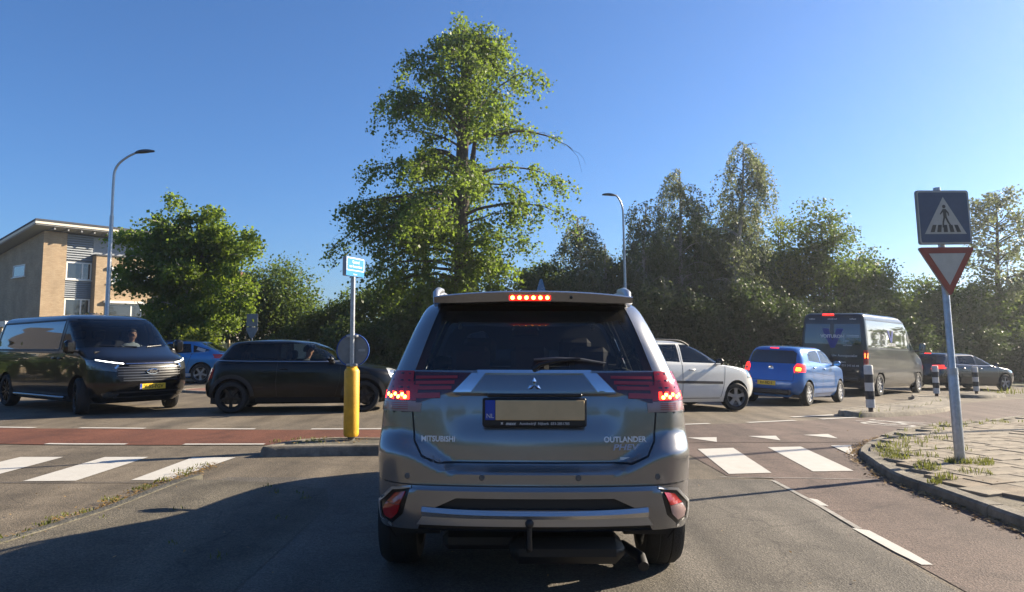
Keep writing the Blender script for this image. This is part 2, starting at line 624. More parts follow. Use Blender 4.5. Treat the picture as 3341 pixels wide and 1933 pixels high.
# red cycle track round the roundabout
in_edge = curve2([(-20, 15.6), (-12, 12.75), (-8.22, 11.92), (-6.66, 11.75), (-5.04, 11.6), (-3.02, 11.55), (0, 11.75), (2.4, 12.35), (3.4, 12.74), (4.16, 13.09), (5.4, 13.96), (7.13, 15.35), (9.5, 17.2), (11.46, 19.4), (13.2, 21.6), (17, 24.6)], 5)
out_edge = curve2([(-20, 13.6), (-12, 10.95), (-6.92, 10.05), (-5.06, 9.9), (-3.28, 9.89), (-1.5, 9.95), (2.1, 10.2)], 5)
right_out = [(2.1, 10.2)] + [p for p in kerb_line if 10.3 < p[1] < 26]
k = min(range(len(in_edge)), key=lambda i: abs(in_edge[i][0] - 2.3))
sheet('cycle_track', out_edge + in_edge[:k + 1][::-1], .008, M_RED, .5)
red2 = [(2.1, 10.2), in_edge[k]] + in_edge[k + 1:] + [p for p in kerb_line if 10.3 < p[1] < 24][::-1]
sheet('cycle_track', red2, .008, M_REDW, .5)

# ------------------------------------------------------------------ painted markings (each one lies on the road as its own sheet)
PZ = .0125
def mark(poly, m=M_PAINT, grid=.25, name='road_marking'):
    cx = sum(p[0] for p in poly) / len(poly); cy = sum(p[1] for p in poly) / len(poly)
    on_red = any(abs(cx - p[0]) < .5 and -.3 < p[1] - cy < 2.2 for p in in_edge) or cx > 4.1 or cy > 10.05
    return sheet(name, poly, PZ if on_red else (.0085 if (cx > 2.2 or -3.3 < cx < 2.5 and cy < 7.5) else .0045), m, grid)
for q in ([(-5.89, 8.92), (-5.37, 8.91), (-5.34, 7.42), (-5.86, 7.41)], [(-4.87, 8.9), (-4.35, 8.9), (-4.33, 7.41), (-4.84, 7.39)],
          [(-3.81, 8.87), (-3.30, 8.87), (-3.34, 8.4), (-3.38, 7.87), (-3.44, 7.44), (-3.8, 7.44)], [(-6.91, 8.94), (-6.39, 8.93), (-6.36, 7.43), (-6.88, 7.42)],
          [(2.36, 9.62), (2.85, 9.73), (2.71, 7.91), (2.24, 7.84)], [(3.32, 9.79), (3.78, 9.86), (3.63, 8.03), (3.18, 7.99)],
          [(1.40, 9.5), (1.88, 9.57), (1.76, 7.8), (1.29, 7.76)], [(.43, 9.4), (.92, 9.46), (.8, 7.72), (.32, 7.7)],
          [(4.21, 9.94), (4.5, 9.99), (4.16, 9.2), (4.08, 8.98)]):
    mark(q, name='zebra_stripe')
def dashes(line, segs, w, m=M_PAINT):
    """stretches of a line between two x positions"""
    for x0, x1 in segs:
        pts = [p for p in line if x0 < p[0] < x1]
        def ptx(x):
            for a, b in zip(line, line[1:]):
                if (a[0] - x) * (b[0] - x) <= 0 and a[0] != b[0]:
                    t = (x - a[0]) / (b[0] - a[0])
                    return (x, a[1] + t * (b[1] - a[1]))
        pts = [ptx(x0)] + pts + [ptx(x1)]
        mark(pts + offset_line(pts, w)[::-1], m, .5)
up_line = offset_line(in_edge, .02)
dashes(up_line, [(-11.5, -10.3), (-9.4, -7.66), (-6.91, -5.82), (-5.11, -4.04), (-3.16, -1.9), (-1.1, .0), (.9, 2.0), (2.55, 3.38), (4.16, 5.3), (6.0, 7.13)], .11)
dashes(offset_line(out_edge, -.0), [(-8.6, -7.3), (-6.28, -5.17), (-4.39, -3.32)], .10)
mark([(5.55, 14.75), (6.87, 15.84), (6.80, 15.93), (5.5, 14.86)], M_PAINTW)
for q in ([(2.49, 10.74), (2.93, 10.8), (2.79, 10.28)], [(3.44, 10.97), (3.87, 11.03), (3.74, 10.48)], [(4.33, 11.18), (4.77, 11.34), (4.66, 10.75)], [(1.56, 10.6), (1.99, 10.65), (1.85, 10.12)]):
    mark(q, name='yield_triangle')
mark([(2.52, 4.72), (2.59, 4.72), (2.60, 5.0), (2.595, 5.55), (2.50, 5.62), (2.50, 5.0)], M_PAINTW)
mark([(2.50, 1.4), (2.60, 1.4), (2.60, 2.9), (2.50, 2.9)], M_PAINTW)
mark([(2.585, 6.38), (2.64, 6.34), (2.65, 6.6), (2.60, 6.66)], M_PAINTW)
# bicycle symbol on the cycle track: two wheels and a frame
def bike_symbol():
    mb = MB()
    o = Vector((7.15, 13.95)); ax = Vector((.86, .51)); ay = Vector((-.51, .86))
    def W(a, b):
        p = o + ax * a + ay * b
        return (p.x, p.y, gz(p.x, p.y) + PZ + .003)
    for cx in (-.55, .55):
        n = 20
        for i in range(n):
            t0, t1 = 2 * PI * i / n, 2 * PI * (i + 1) / n
            mb.quad(W(cx + .36 * math.cos(t0), .5 * math.sin(t0) - .2), W(cx + .36 * math.cos(t1), .5 * math.sin(t1) - .2),
                    W(cx + .29 * math.cos(t1), .40 * math.sin(t1) - .2), W(cx + .29 * math.cos(t0), .40 * math.sin(t0) - .2))
    for a, b in (((-.55, -.2), (-.2, .45)), ((-.2, .45), (.4, .45)), ((.4, .45), (0, -.2)), ((0, -.2), (-.55, -.2)), ((.55, -.2), (.35, .75)), ((.35, .75), (.55, .8)), ((-.2, .45), (-.25, .65))):
        d = (Vector(b) - Vector(a)).normalized(); n = Vector((-d.y, d.x)) * .04
        mb.quad(W(a[0] + n.x, a[1] + n.y), W(b[0] + n.x, b[1] + n.y), W(b[0] - n.x, b[1] - n.y), W(a[0] - n.x, a[1] - n.y))
    ob = mb.build('bicycle_symbol', M_PAINTW)
    ob['kind'] = 'structure'
bike_symbol()

# tar seams where two asphalt courses meet
M_SEAM = mat('tar_seam', (.035, .033, .032), .6, var=.5, scale=30)
M_SEAML = mat('worn_seam', (.25, .235, .21), .85, var=.4, scale=12)
for pts, w, m in (([(2.57, 5.6), (2.60, 6.4), (2.60, 7.5)], .045, M_SEAML), ([(2.1, 7.66), (3.0, 7.6), (3.72, 7.5)], .02, M_SEAML), ([(-6.5, 7.3), (-4, 7.3), (-3.3, 7.3)], .02, M_SEAM)):
    sheet('asphalt_seam', pts + offset_line(pts, w)[::-1], .0082, m, .5)
# a drain iron by the kerb and round manhole covers in the lane
# ------------------------------------------------------------------ traffic islands
def island(name, outline, h, top_m, kerb_w=.16, label=None, tilt=None):
    """kerbed island: ring of kerb, raised fill"""
    n = len(outline)
    area = sum(outline[i][0] * outline[(i + 1) % n][1] - outline[(i + 1) % n][0] * outline[i][1] for i in range(n))
    if area < 0: outline = outline[::-1]
    mb = MB()
    sweep_kerb(mb, outline, [(0, -.06), (.03, h - .025), (.055, h), (kerb_w, h), (kerb_w, -.05)], True)
    k = mb.build('kerb', M_CONC, None, True)
    inner = []
    for i, p in enumerate(outline):
        a = outline[i - 1]; b = outline[(i + 1) % n]
        dx, dy = b[0] - a[0], b[1] - a[1]; l = math.hypot(dx, dy)
        inner.append((p[0] - dy / l * kerb_w * .98, p[1] + dx / l * kerb_w * .98))
    o = sheet(name, inner, h - .012, top_m, .4)
    k.parent = o
    return o
A = curve2([(-3.05, 8.95), (-2.95, 9.3), (-2.72, 9.68), (-2.3, 9.86), (-1.85, 9.84), (-1.2, 9.82), (-.9, 9.6), (-.92, 9.25), (-1.2, 9.08), (-1.75, 9.03), (-2.6, 8.94), (-2.95, 8.88)], 4, True)
island('traffic_island', A, .12, M_MOSS)
B = curve2([(-3.28, 7.25), (-3.3, 6.5), (-3.32, 6.0), (-3.42, 5.4), (-3.55, 4.5), (-3.6, 2), (-3.5, -3)], 5) + [(-1.55, -3), (-1.55, 6.3), (-1.75, 7.0), (-2.3, 7.28)]
isl = sheet('traffic_island', B, lambda x, y: .006 + .04 * ss((-2.2 - x) / .9), road_mat('old_paving', (.075, .066, .048), (.115, .10, .075), 0, speck=.6, patch=.4), .35)
s_line = curve2([(-3.22, 7.5), (-3.27, 7.1), (-3.3, 6.5), (-3.32, 6.0), (-3.42, 5.4), (-3.55, 4.5), (-3.6, 2), (-3.5, -3)], 5)
mb = MB(); sweep_kerb(mb, s_line, [(0, -.05), (.0, .035), (.02, .050), (.11, .052), (.12, -.03)]); mb.build('kerb', M_MOSS, isl, True)
R1 = curve2([(6.95, 15.55), (7.6, 15.62), (9.54, 17.05), (11.4, 19.1), (12.75, 21.3), (13.3, 23.2), (12.9, 23.9), (12.3, 23.0), (11.2, 20.9), (9.5, 18.85), (8.0, 17.3), (7.0, 16.1)], 4, True)
island('traffic_island', R1, .11, M_CONC)
R2 = curve2([(14.6, 24.0), (15.6, 24.2), (16.8, 25.3), (17.2, 26.3), (16.6, 26.4), (15.4, 25.5), (14.6, 24.7)], 3, True)
island('traffic_island', R2, .11, M_CONC)
# centre of the roundabout: low apron of brown brick with soil in the middle
C = [(-4.2 + 5.2 * math.cos(2 * PI * i / 40), 20.9 + 1.9 * math.sin(2 * PI * i / 40)) for i in range(40)]
island('roundabout_apron', C, .06, mat('apron_brick', (.17, .085, .06), .9, var=.35, scale=9, bump=.5, bscale=40))

# ------------------------------------------------------------------ right-hand pavement: tiles one by one, kerb stones one by one
far = [(46, 34), (46, -6), (3.9, -6)]
kin = offset_line(kerb_line, -.14)
pave = sheet('pavement', [p for p in kin] + [(46, 33.5), (46, -2)], .074, M_SAND, .8)
lo = 0
cum = [0]
for a, b in zip(kerb_line, kerb_line[1:]):
    cum.append(cum[-1] + math.hypot(b[0] - a[0], b[1] - a[1]))
def at_len(s):
    for i in range(len(cum) - 1):
        if cum[i] <= s <= cum[i + 1]:
            t = (s - cum[i]) / (cum[i + 1] - cum[i])
            return (kerb_line[i][0] + t * (kerb_line[i + 1][0] - kerb_line[i][0]), kerb_line[i][1] + t * (kerb_line[i + 1][1] - kerb_line[i][1]))
    return kerb_line[-1]
rng = random.Random(5)
s = 5.0
while s < cum[-1] - 1:
    pts = [at_len(s + .006 + (.985) * q / 4) for q in range(5)]
    dh = rng.uniform(-.006, .006)
    hk = .088 if s < 9.3 or s > 14 else .05 + .038 * abs(s - 11.6) / 2.4
    mb = MB()
    sweep_kerb(mb, pts, [(0, -.08), (-.012, hk - .02 + dh), (-.035, hk + dh), (-.145, hk + dh), (-.145, -.05)])
    a0 = pts[0]; k = 5
    mb.f.append((4, 3, 2, 1, 0)); mb.f.append(tuple(20 + i for i in range(5)))
    mb.build('kerb_stone', M_CONC, pave, True)
    s += 1.0
kin2 = offset_line(kerb_line, -.16)
tile_me = []
for v in range(3):
    t = MB(); t.box((0, 0, -.02), (.292, .292, .04), 0, .004)
    o = t.build('tile', (M_TILE, M_TILE, M_TILE2)[v]); tile_me.append(o.data); bpy.data.objects.remove(o)
def right_of(p):
    # inside the pavement: to the right of the inner kerb line
    best = min(range(len(kin2) - 1), key=lambda i: (kin2[i][0] - p[0]) ** 2 + (kin2[i][1] - p[1]) ** 2)
    a = kin2[max(0, best - 1)]; b = kin2[best + 1]
    return (b[0] - a[0]) * (p[1] - a[1]) - (b[1] - a[1]) * (p[0] - a[0]) < -.16 * math.hypot(b[0] - a[0], b[1] - a[1])
TA = rad(20)
cells = []
for i in range(-10, 50):
    for j in range(-16, 50):
        u, v = i * .3 + (.15 if j % 2 else 0), j * .3
        x = 4.3 + u * math.cos(TA) - v * math.sin(TA); y = 6.0 + u * math.sin(TA) + v * math.cos(TA)
        if y < 4.2 or y > 17 or x > y * .72 + .8 or x < 3.6: continue
        if not right_of((x, y)): continue
        cells.append((x, y))
cells.sort(key=lambda p: p[0] ** 2 + p[1] ** 2)
for x, y in cells[:290]:
    o = bpy.data.objects.new('tile', tile_me[rng.choice((0, 0, 1, 2))])
    COL.objects.link(o); o.parent = pave
    dx = (gz(x + .1, y) - gz(x - .1, y)) / .2; dy = (gz(x, y + .1) - gz(x, y - .1)) / .2
    o.matrix_local = Matrix.Translation((x, y, gz(x, y) + .100 + rng.uniform(-.006, .005))) @ Matrix.Rotation(math.atan(dy) + rng.uniform(-.012, .012), 4, 'X') @ Matrix.Rotation(-math.atan(dx) + rng.uniform(-.012, .012), 4, 'Y') @ Matrix.Rotation(TA + rng.uniform(-.01, .01), 4, 'Z')
mb = MB()
for x, y in cells[290:]:
    mb.box((x, y, gz(x, y) + .080 + rng.uniform(-.005, .004)), (.292, .292, .04), TA + rng.uniform(-.01, .01))
o = mb.build('tile_field', M_TILE, pave); o['kind'] = 'stuff'

# ------------------------------------------------------------------ grass, weeds and litter
def blades(name, spots, m, seed, hmin, hmax, label, cat='grass', w=.0045):
    r = random.Random(seed)
    vs = []; fs = []
    for (x, y, z0, rad_, n) in spots:
        for _ in range(n):
            a = r.uniform(0, 2 * PI); d = rad_ * math.sqrt(r.random())
            px, py = x + d * math.cos(a), y + d * math.sin(a)
            h = r.uniform(hmin, hmax) * (1.1 - .5 * d / rad_); le = r.uniform(.2, .9) * h; b = r.uniform(0, 2 * PI)
            z = gz(px, py) + z0
            ww = r.uniform(.6, 1.3) * w
            cx, cy = math.cos(b), math.sin(b)
            nx, ny = -cy * ww, cx * ww
            k = len(vs)
            vs += [(px - nx, py - ny, z), (px + nx, py + ny, z), (px + cx * le * .4 + nx * .8, py + cy * le * .4 + ny * .8, z + h * .65), (px + cx * le * .4 - nx * .8, py + cy * le * .4 - ny * .8, z + h * .65), (px + cx * le, py + cy * le, z + h)]
            fs += [(k, k + 1, k + 2, k + 3), (k + 3, k + 2, k + 4)]
    o = mesh_obj(name, vs, fs, m)
    return tag(o, label, cat, kind='stuff')
r = random.Random(11)
sp_ = []
for x, y, q, n in ((4.25, 8.35, .16, 150), (4.42, 8.75, .2, 120), (4.66, 9.2, .22, 90), (5.1, 9.6, .2, 60), (4.72, 7.98, .13, 170), (4.9, 7.92, .15, 120), (5.05, 8.05, .1, 40), (4.2, 7.6, .14, 120), (4.33, 7.85, .12, 70),
                   (4.08, 7.1, .1, 60), (3.83, 6.85, .07, 60), (5.3, 8.9, .16, 40), (5.7, 9.9, .2, 40), (6.5, 9.1, .2, 60), (6.7, 8.7, .15, 60), (5.9, 8.0, .1, 25), (4.5, 7.35, .16, 60), (4.6, 8.5, .2, 60)):
    sp_.append((x, y, .1, q, n))
for i in range(60):   # along the tile joints by the kerb
    p = at_len(r.uniform(11, 18)); sp_.append((p[0] + r.uniform(.1, .8), p[1] - r.uniform(0, .3), .1, .05, 7))
blades('pavement_grass', sp_, M_GRASS, 3, .02, .095, 'tufts of grass growing between the pavement tiles by the sign')
sp_ = []
for i in range(34):
    t = r.random(); sp_.append((-3.42 + .1 * r.uniform(-1, 1) + .0 * t, 4.9 + 3.3 * t, .03, .06, 14))
for i in range(16): sp_.append((r.uniform(-3.0, -2.3), r.uniform(9.3, 9.75), .11, .1, 10))
for i in range(9): sp_.append((r.uniform(-3.3, -1.7), r.uniform(4.5, 7.2), .035, .06, 8))
blades('island_grass', sp_, M_GRASS, 4, .015, .05, 'short grass along the traffic island kerb')
sp_ = []
for i in range(110):
    t = r.random()
    p = (7.1 + 6.2 * t, 15.6 + 7.2 * t ** 1.25)
    sp_.append((p[0] + r.uniform(-.05, .1), p[1] - r.uniform(.0, .12), -.12, .09, 8))
for i in range(160): sp_.append((r.uniform(17, 26), r.uniform(21.5, 26.5), .08, .3, 18))
blades('verge_grass', sp_, M_GRASS, 6, .04, .34, 'long grass on the verge right of the dark hatchback', w=.012)
def litter():
    vs = []; fs = []
    r = random.Random(8)
    def leaf(x, y, z, s):
        a = r.uniform(0, 2 * PI); t = r.uniform(-.5, .5)
        u = Vector((math.cos(a), math.sin(a), t)).normalized() * s; w = Vector((-math.sin(a), math.cos(a), r.uniform(-.4, .4))) * s * .5
        c = Vector((x, y, z + .008)); k = len(vs)
        vs.extend([c - u, c - w, c + u, c + w]); fs.append((k, k + 1, k + 2, k + 3))
    for i in range(1000):
        t = r.random(); x = -3.33 + r.gauss(0, .06) - .08 * (1 - t); y = 5.2 + 3.1 * t
        leaf(x, y, gz(x, y) + r.uniform(0, .04), r.uniform(.008, .022))
    for i in range(1100):
        p = at_len(r.uniform(6.0, 13.5)); x, y = p[0] - abs(r.gauss(0, .07)), p[1] + r.gauss(0, .04)
        leaf(x, y, gz(x, y) + .012, r.uniform(.010, .028))
    for i in range(160):
        x, y = r.uniform(-3.0, -1.8), r.uniform(9.2, 9.8); leaf(x, y, gz(x, y) + .12, r.uniform(.008, .02))
    for i in range(120):
        x, y = r.uniform(-6, 2.4), r.uniform(4.3, 7.3); leaf(x, y, gz(x, y) + (.05 if -3.3 < x < -1.5 else .012), r.uniform(.006, .016))
    for i in range(120):
        x, y = r.uniform(4.2, 8), r.uniform(6, 11); leaf(x, y, gz(x, y) + .115, r.uniform(.008, .016))
    tag(mesh_obj('leaf_litter', vs, fs, M_DRYLEAF), 'dry brown leaves gathered in the gutter and on the islands', 'leaves', kind='stuff')
litter()
# ------------------------------------------------------------------ car bodies
def pchip(tab):
    X = np.array([t[0] for t in tab], float); Y = np.array([t[1] for t in tab], float)
    n = len(X)
    if n == 1: return lambda z: float(Y[0])
    h = np.diff(X); d = np.diff(Y) / h
    m = np.zeros(n)
    m[0] = d[0]; m[-1] = d[-1]
    for i in range(1, n - 1):
        if d[i - 1] * d[i] > 0:
            w1 = 2 * h[i] + h[i - 1]; w2 = h[i] + 2 * h[i - 1]
            m[i] = (w1 + w2) / (w1 / d[i - 1] + w2 / d[i])
    def f(z):
        if z <= X[0]: return float(Y[0])
        if z >= X[-1]: return float(Y[-1])
        i = int(np.searchsorted(X, z)) - 1
        t = (z - X[i]) / h[i]
        return float((2 * t**3 - 3 * t**2 + 1) * Y[i] + (t**3 - 2 * t**2 + t) * h[i] * m[i] + (-2 * t**3 + 3 * t**2) * Y[i + 1] + (t**3 - t**2) * h[i] * m[i + 1])
    return f

def inside(poly, p):
    s = 0
    n = len(poly)
    for i in range(n):
        a = poly[i]; b = poly[(i + 1) % n]
        c = (b[0] - a[0]) * (p[1] - a[1]) - (b[1] - a[1]) * (p[0] - a[0])
        if abs(c) < 1e-10: continue
        if s == 0: s = 1 if c > 0 else -1
        elif s * c < 0: return False
    return True

class Car:
    def __init__(s, name, label, cat, spec, pos, head, group=None, scale=1.):
        """spec: tables by height; head: compass direction in degrees, 0 = away from the camera, 90 = to the right"""
        s.spec = spec
        h = rad(head)
        fx, fy = math.sin(h), math.cos(h)
        x, y = pos
        z0 = gz(x, y)
        f = Vector((fx, fy, (gz(x + fx * 1.3, y + fy * 1.3) - gz(x - fx * 1.3, y - fy * 1.3)) / 2.6)).normalized()
        rx, ry = fy, -fx
        rt = Vector((rx, ry, (gz(x + rx * .8, y + ry * .8) - gz(x - rx * .8, y - ry * .8)) / 1.6)).normalized()
        up = rt.cross(f).normalized()
        rt = f.cross(up)
        s.root = thing(name, label, cat, group=group)
        M = Matrix((rt, f, up)).transposed().to_4x4()
        M.translation = Vector((x, y, z0))
        s.root.matrix_world = M @ Matrix.Scale(scale, 4)
        s.shell()
    def shell(s):
        sp = s.spec
        F, R, W = pchip(sp['F']), pchip(sp['R']), pchip(sp['W'])
        RF, RR = pchip(sp.get('RF', [(0, .25)])), pchip(sp.get('RR', [(0, .15)]))
        BF, BR = pchip(sp.get('BF', [(0, .12)])), pchip(sp.get('BR', [(0, .05)]))
        s.fF, s.fR, s.fW = F, R, W
        TF, TR = sp.get('TF', .1), sp.get('TR', .05)
        z0, z1 = sp['W'][0][0], sp['W'][-1][0]
        k = sp.get('res', 1.)
        st = .05 / k
        zs = [z0]; z = z0
        while z < z1 - 1e-6:
            zn = z
            while zn < z1:
                zn += .001
                if zn - z > .035 / k or abs(F(zn) - F(z)) > st * 1.6 or abs(R(zn) - R(z)) > st * 1.2 or abs(W(zn) - W(z)) > st: break
            z = min(zn, z1); zs.append(z)
        yF = max(t[1] for t in sp['F']); yR = min(t[1] for t in sp['R'])
        s.yF, s.yR = yF, yR
        n1, n2, n3 = int(10 * k), int(6 * k), int(36 * k)
        disp = sp.get('disp')
        verts = []; rings = []
        for z in zs:
            yf, yr, w = F(z), R(z), W(z)
            if yf < yr + .1:
                m_ = (yf + yr) / 2; yf, yr = m_ + .05, m_ - .05
            rr = min(RR(z), w * .85, (yf - yr) * .45); rf = min(RF(z), w * .85, (yf - yr) * .45)
            bf, br = BF(z), BR(z)
            half = []
            for i in range(n1): half.append(((w - rr) * i / n1, yr, 0))
            for i in range(n2): t = PI / 2 * i / n2; half.append((w - rr + rr * math.sin(t), yr + rr - rr * math.cos(t), 1))
            for i in range(n3): half.append((w, yr + rr + (yf - rf - yr - rr) * i / n3, 2))
            for i in range(n2): t = PI / 2 * i / n2; half.append((w - rf + rf * math.cos(t), yf - rf + rf * math.sin(t), 3))
            for i in range(n1 + 1): half.append(((w - rf) * (1 - i / n1), yf, 4))
            ym = (yf + yr) / 2; hl = (yf - yr) / 2
            out = []
            for x, y, tg in half:
                u = (y - ym) / hl
                xx = x / max(w, 1e-6)
                if u < 0: y2 = y + br * xx ** 2.4 * min(1, (-u)) ** 2
                else: y2 = y - bf * xx ** 2.2 * min(1, u) ** 2
                a = max(0, (y - .35) / (yF - .35)); b = max(0, (-.35 - y) / (-.35 - yR))
                x2 = x * (1 - TF * a * a - TR * b * b)
                if disp: x2, y2 = disp(x2, y2, z, tg)
                out.append((x2, y2))
            loop = [(x, y, z) for x, y in out] + [(-x, y, z) for x, y in out[-2:0:-1]]
            rings.append(loop)
        n = len(rings[0])
        for l in rings: verts += l
        faces = []
        for i in range(len(rings) - 1):
            for j in range(n):
                j2 = (j + 1) % n
                faces.append((i * n + j, i * n + j2, (i + 1) * n + j2, (i + 1) * n + j))
        faces.append(tuple((len(rings) - 1) * n + j for j in range(n)))
        bm = bmesh.new()
        bv = [bm.verts.new(v) for v in verts]
        for f in faces: bm.faces.new([bv[i] for i in f])
        bmesh.ops.triangulate(bm, faces=[bm.faces[:][-1]] if False else [f for f in bm.faces if len(f.verts) > 4])
        bmesh.ops.remove_doubles(bm, verts=bm.verts[:], dist=1e-5)
        bmesh.ops.recalc_face_normals(bm, faces=bm.faces[:])
        bm.normal_update()
        s.bm = bm
        s.bvh = BVHTree.FromBMesh(bm)
        # under-floor
        mb = MB()
        w = W(z0 + .05) * .93
        fl = sp.get('floor', .16)
        mb.prism([(w, yR + fl + .14), (w, yF - .7), (w * .8, yF - .42), (-w * .8, yF - .42), (-w, yF - .7), (-w, yR + fl + .14), (-w * .8, yR + fl), (w * .8, yR + fl)], z0 - .01, z0 + .1)
        mb.build('underbody', M_DARK, s.root)
    # --- cutting a region out of the skin
    def cut(s, polys, axis, sign, thr=.15, minx=0.):
        """polys: convex outlines; axis 'x' uses (y,z), 'y' uses (x,z), 'z' uses (x,y)"""
        bm = s.bm
        ai = 'xyz'.index(axis)
        ia, ib = [(1, 2), (0, 2), (0, 1)][ai]
        res = []
        for poly in polys:
            a0 = min(p[0] for p in poly); a1 = max(p[0] for p in poly); b0 = min(p[1] for p in poly); b1 = max(p[1] for p in poly)
            cand = []
            for f in bm.faces:
                if f.normal[ai] * sign < thr: continue
                if minx and abs(f.verts[0].co.x) < minx: continue
                us = [v.co[ia] for v in f.verts]
                if max(us) < a0 or min(us) > a1: continue
                vs = [v.co[ib] for v in f.verts]
                if max(vs) < b0 or min(vs) > b1: continue
                cand.append(f)
            if not cand: continue
            n = len(poly)
            geom = set(cand)
            for f in cand:
                geom.update(f.edges); geom.update(f.verts)
            geom = list(geom)
            for i in range(n):
                p, q = poly[i], poly[(i + 1) % n]
                co = [0, 0, 0]; co[ia] = p[0]; co[ib] = p[1]
                no = [0, 0, 0]; no[ia] = q[1] - p[1]; no[ib] = -(q[0] - p[0])
                if abs(no[ia]) + abs(no[ib]) < 1e-7: continue
                r_ = bmesh.ops.bisect_plane(bm, geom=geom, dist=1e-5, plane_co=co, plane_no=Vector(no).normalized())
                geom = list(set(r_['geom']) | set(r_['geom_cut']))
            for f in geom:
                if isinstance(f, bmesh.types.BMFace) and f.is_valid:
                    c = f.calc_center_median()
                    if inside(poly, (c[ia], c[ib])) and f.calc_area() > 1e-12: res.append(f)
        return list(dict.fromkeys(res))
    def take(s, faces, name, m, off=0., rim=None, parent=None, smooth=True, drop=False):
        """lift faces out of the skin into a part, pushed along their normals by off, with a rim to the skin"""
        if not faces: return None
        for f in faces: f.normal_update()
        vs = {}
        fs = []
        for f in faces:
            for v in f.verts:
                if v not in vs: vs[v] = [len(vs), Vector((0, 0, 0))]
                vs[v][1] += f.normal * f.calc_area()
            fs.append([vs[v][0] for v in f.verts])
        pts = [None] * len(vs); base = [None] * len(vs)
        for v, (i, nn) in vs.items():
            d = nn.normalized() if nn.length else Vector((0, 0, 1))
            pts[i] = v.co + d * off; base[i] = v.co.copy()
        if off and rim is not False:
            fset = set(faces)
            n = len(pts)
            pts2 = list(pts) + base
            for f in faces:
                for lp in f.loops:
                    e = lp.edge
                    if sum(1 for g in e.link_faces if g in fset) == 1:
                        a, b = vs[lp.vert][0], vs[lp.link_loop_next.vert][0]
                        fs.append([b, a, a + n, b + n])
            pts = pts2
        o = None
        if not drop:
            o = mesh_obj(name, pts, fs, m, parent or s.root, smooth)
            if smooth:
                try: o.data.set_sharp_from_angle(angle=rad(40))
                except Exception: pass
        bmesh.ops.delete(s.bm, geom=faces, context='FACES')
        return o
    def both(s, poly, name, m, off=0., thr=.15, minx=.3, **kw):
        """the same side-view outline on the right and left side"""
        polys = poly if isinstance(poly[0][0], (tuple, list)) else [poly]
        for sg in (1, -1):
            s.take(s.cut(polys, 'x', sg, thr, minx), name, m, off, **kw)
    def rear(s, polys, name, m, off=0., thr=.1, **kw):
        return s.take(s.cut(polys, 'y', -1, thr), name, m, off, **kw)
    def front(s, polys, name, m, off=0., thr=.1, **kw):
        return s.take(s.cut(polys, 'y', 1, thr), name, m, off, **kw)
    def hit(s, p, d):
        r = s.bvh.ray_cast(Vector(p), Vector(d))
        return r[0], r[1]
    def on(s, axis, sign, a, b):
        """point of the skin seen along an axis at 2-D place (a, b)"""
        if axis == 'x': r = s.hit((sign * 3, a, b), (-sign, 0, 0))
        elif axis == 'y': r = s.hit((a, sign * 6, b), (0, -sign, 0))
        else: r = s.hit((a, b, 4), (0, 0, -1))
        return r
    def strip(s, axis, sign, pts, w, name, m, off=.002, parent=None, thick=0., step=.04, mb=None, closed=False):
        """thin band lying on the skin along a 2-D line"""
        line = []
        if closed: pts = list(pts) + [pts[0]]
        for p, q in zip(pts, pts[1:]):
            k = max(1, int(math.hypot(q[0] - p[0], q[1] - p[1]) / step))
            for i in range(k): line.append((p[0] + (q[0] - p[0]) * i / k, p[1] + (q[1] - p[1]) * i / k))
        line.append(pts[-1])
        own = mb is None
        mb = mb or MB()
        L_ = offset_line(line, w / 2); R_ = offset_line(line, -w / 2)
        a = []; b = []
        for l, r_, c in zip(L_, R_, line):
            h1, n1 = s.on(axis, sign, *l); h2, n2 = s.on(axis, sign, *r_)
            if h1 is None or h2 is None: a.append(None); b.append(None); continue
            a.append(h1 + n1 * off); b.append(h2 + n2 * off)
        for i in range(len(line) - 1):
            if a[i] is None or a[i + 1] is None: continue
            if (a[i] - a[i + 1]).length > .3: continue
            mb.add([a[i], b[i], b[i + 1], a[i + 1]], [(0, 1, 2, 3)])
        if own and mb.v:
            return mb.build(name, m, parent or s.root)
    def seams(s, lists, name='panel_gap', w=.008, m=None):
        for axis, sign, pts in lists:
            s.strip(axis, sign, pts, w, name, m or M_BLACK, .0015)
    def arches(s, axles, r, gap=.05):
        for ya in axles:
            poly = [(ya + (r + gap) * math.cos(2 * PI * i / 22), r + .01 + (r + gap) * math.sin(2 * PI * i / 22)) for i in range(22)]
            for sg in (1, -1):
                fs = s.cut([poly], 'x', sg, .2)
                fs = [f for f in fs if f.calc_center_median().x * sg > .4]
                # dark liner
                mb = MB()
                wout = s.fW(r * 1.6) * .985
                n = 14
                ring = [(ya + (r + gap) * math.cos(PI * (i / n) * 1.16 - .08 * PI), r + .01 + (r + gap) * math.sin(PI * (i / n) * 1.16 - .08 * PI)) for i in range(n + 1)]
                outer = []
                for (yy, zz) in ring:
                    h, nn = s.on('x', sg, yy, zz)
                    outer.append((h.x if h is not None else sg * wout * .9, yy, zz))
                inn = [(sg * (wout - .34), yy, zz) for yy, zz in ring]
                for i in range(n): mb.quad(outer[i], outer[i + 1], inn[i + 1], inn[i])
                mb.add(inn, [tuple(range(n + 1))])
                mb.build('wheel_well', M_DARK, s.root)
                s.take(fs, 'x', None, drop=True)
    def wheels(s, axles, track, r, tw, style, rim_m, steer=0.):
        for ya in axles:
            for sg in (1, -1):
                make_wheel(s.root, sg, (sg * track, ya, r), r, tw, style, rim_m, steer if ya > 0 else 0.)
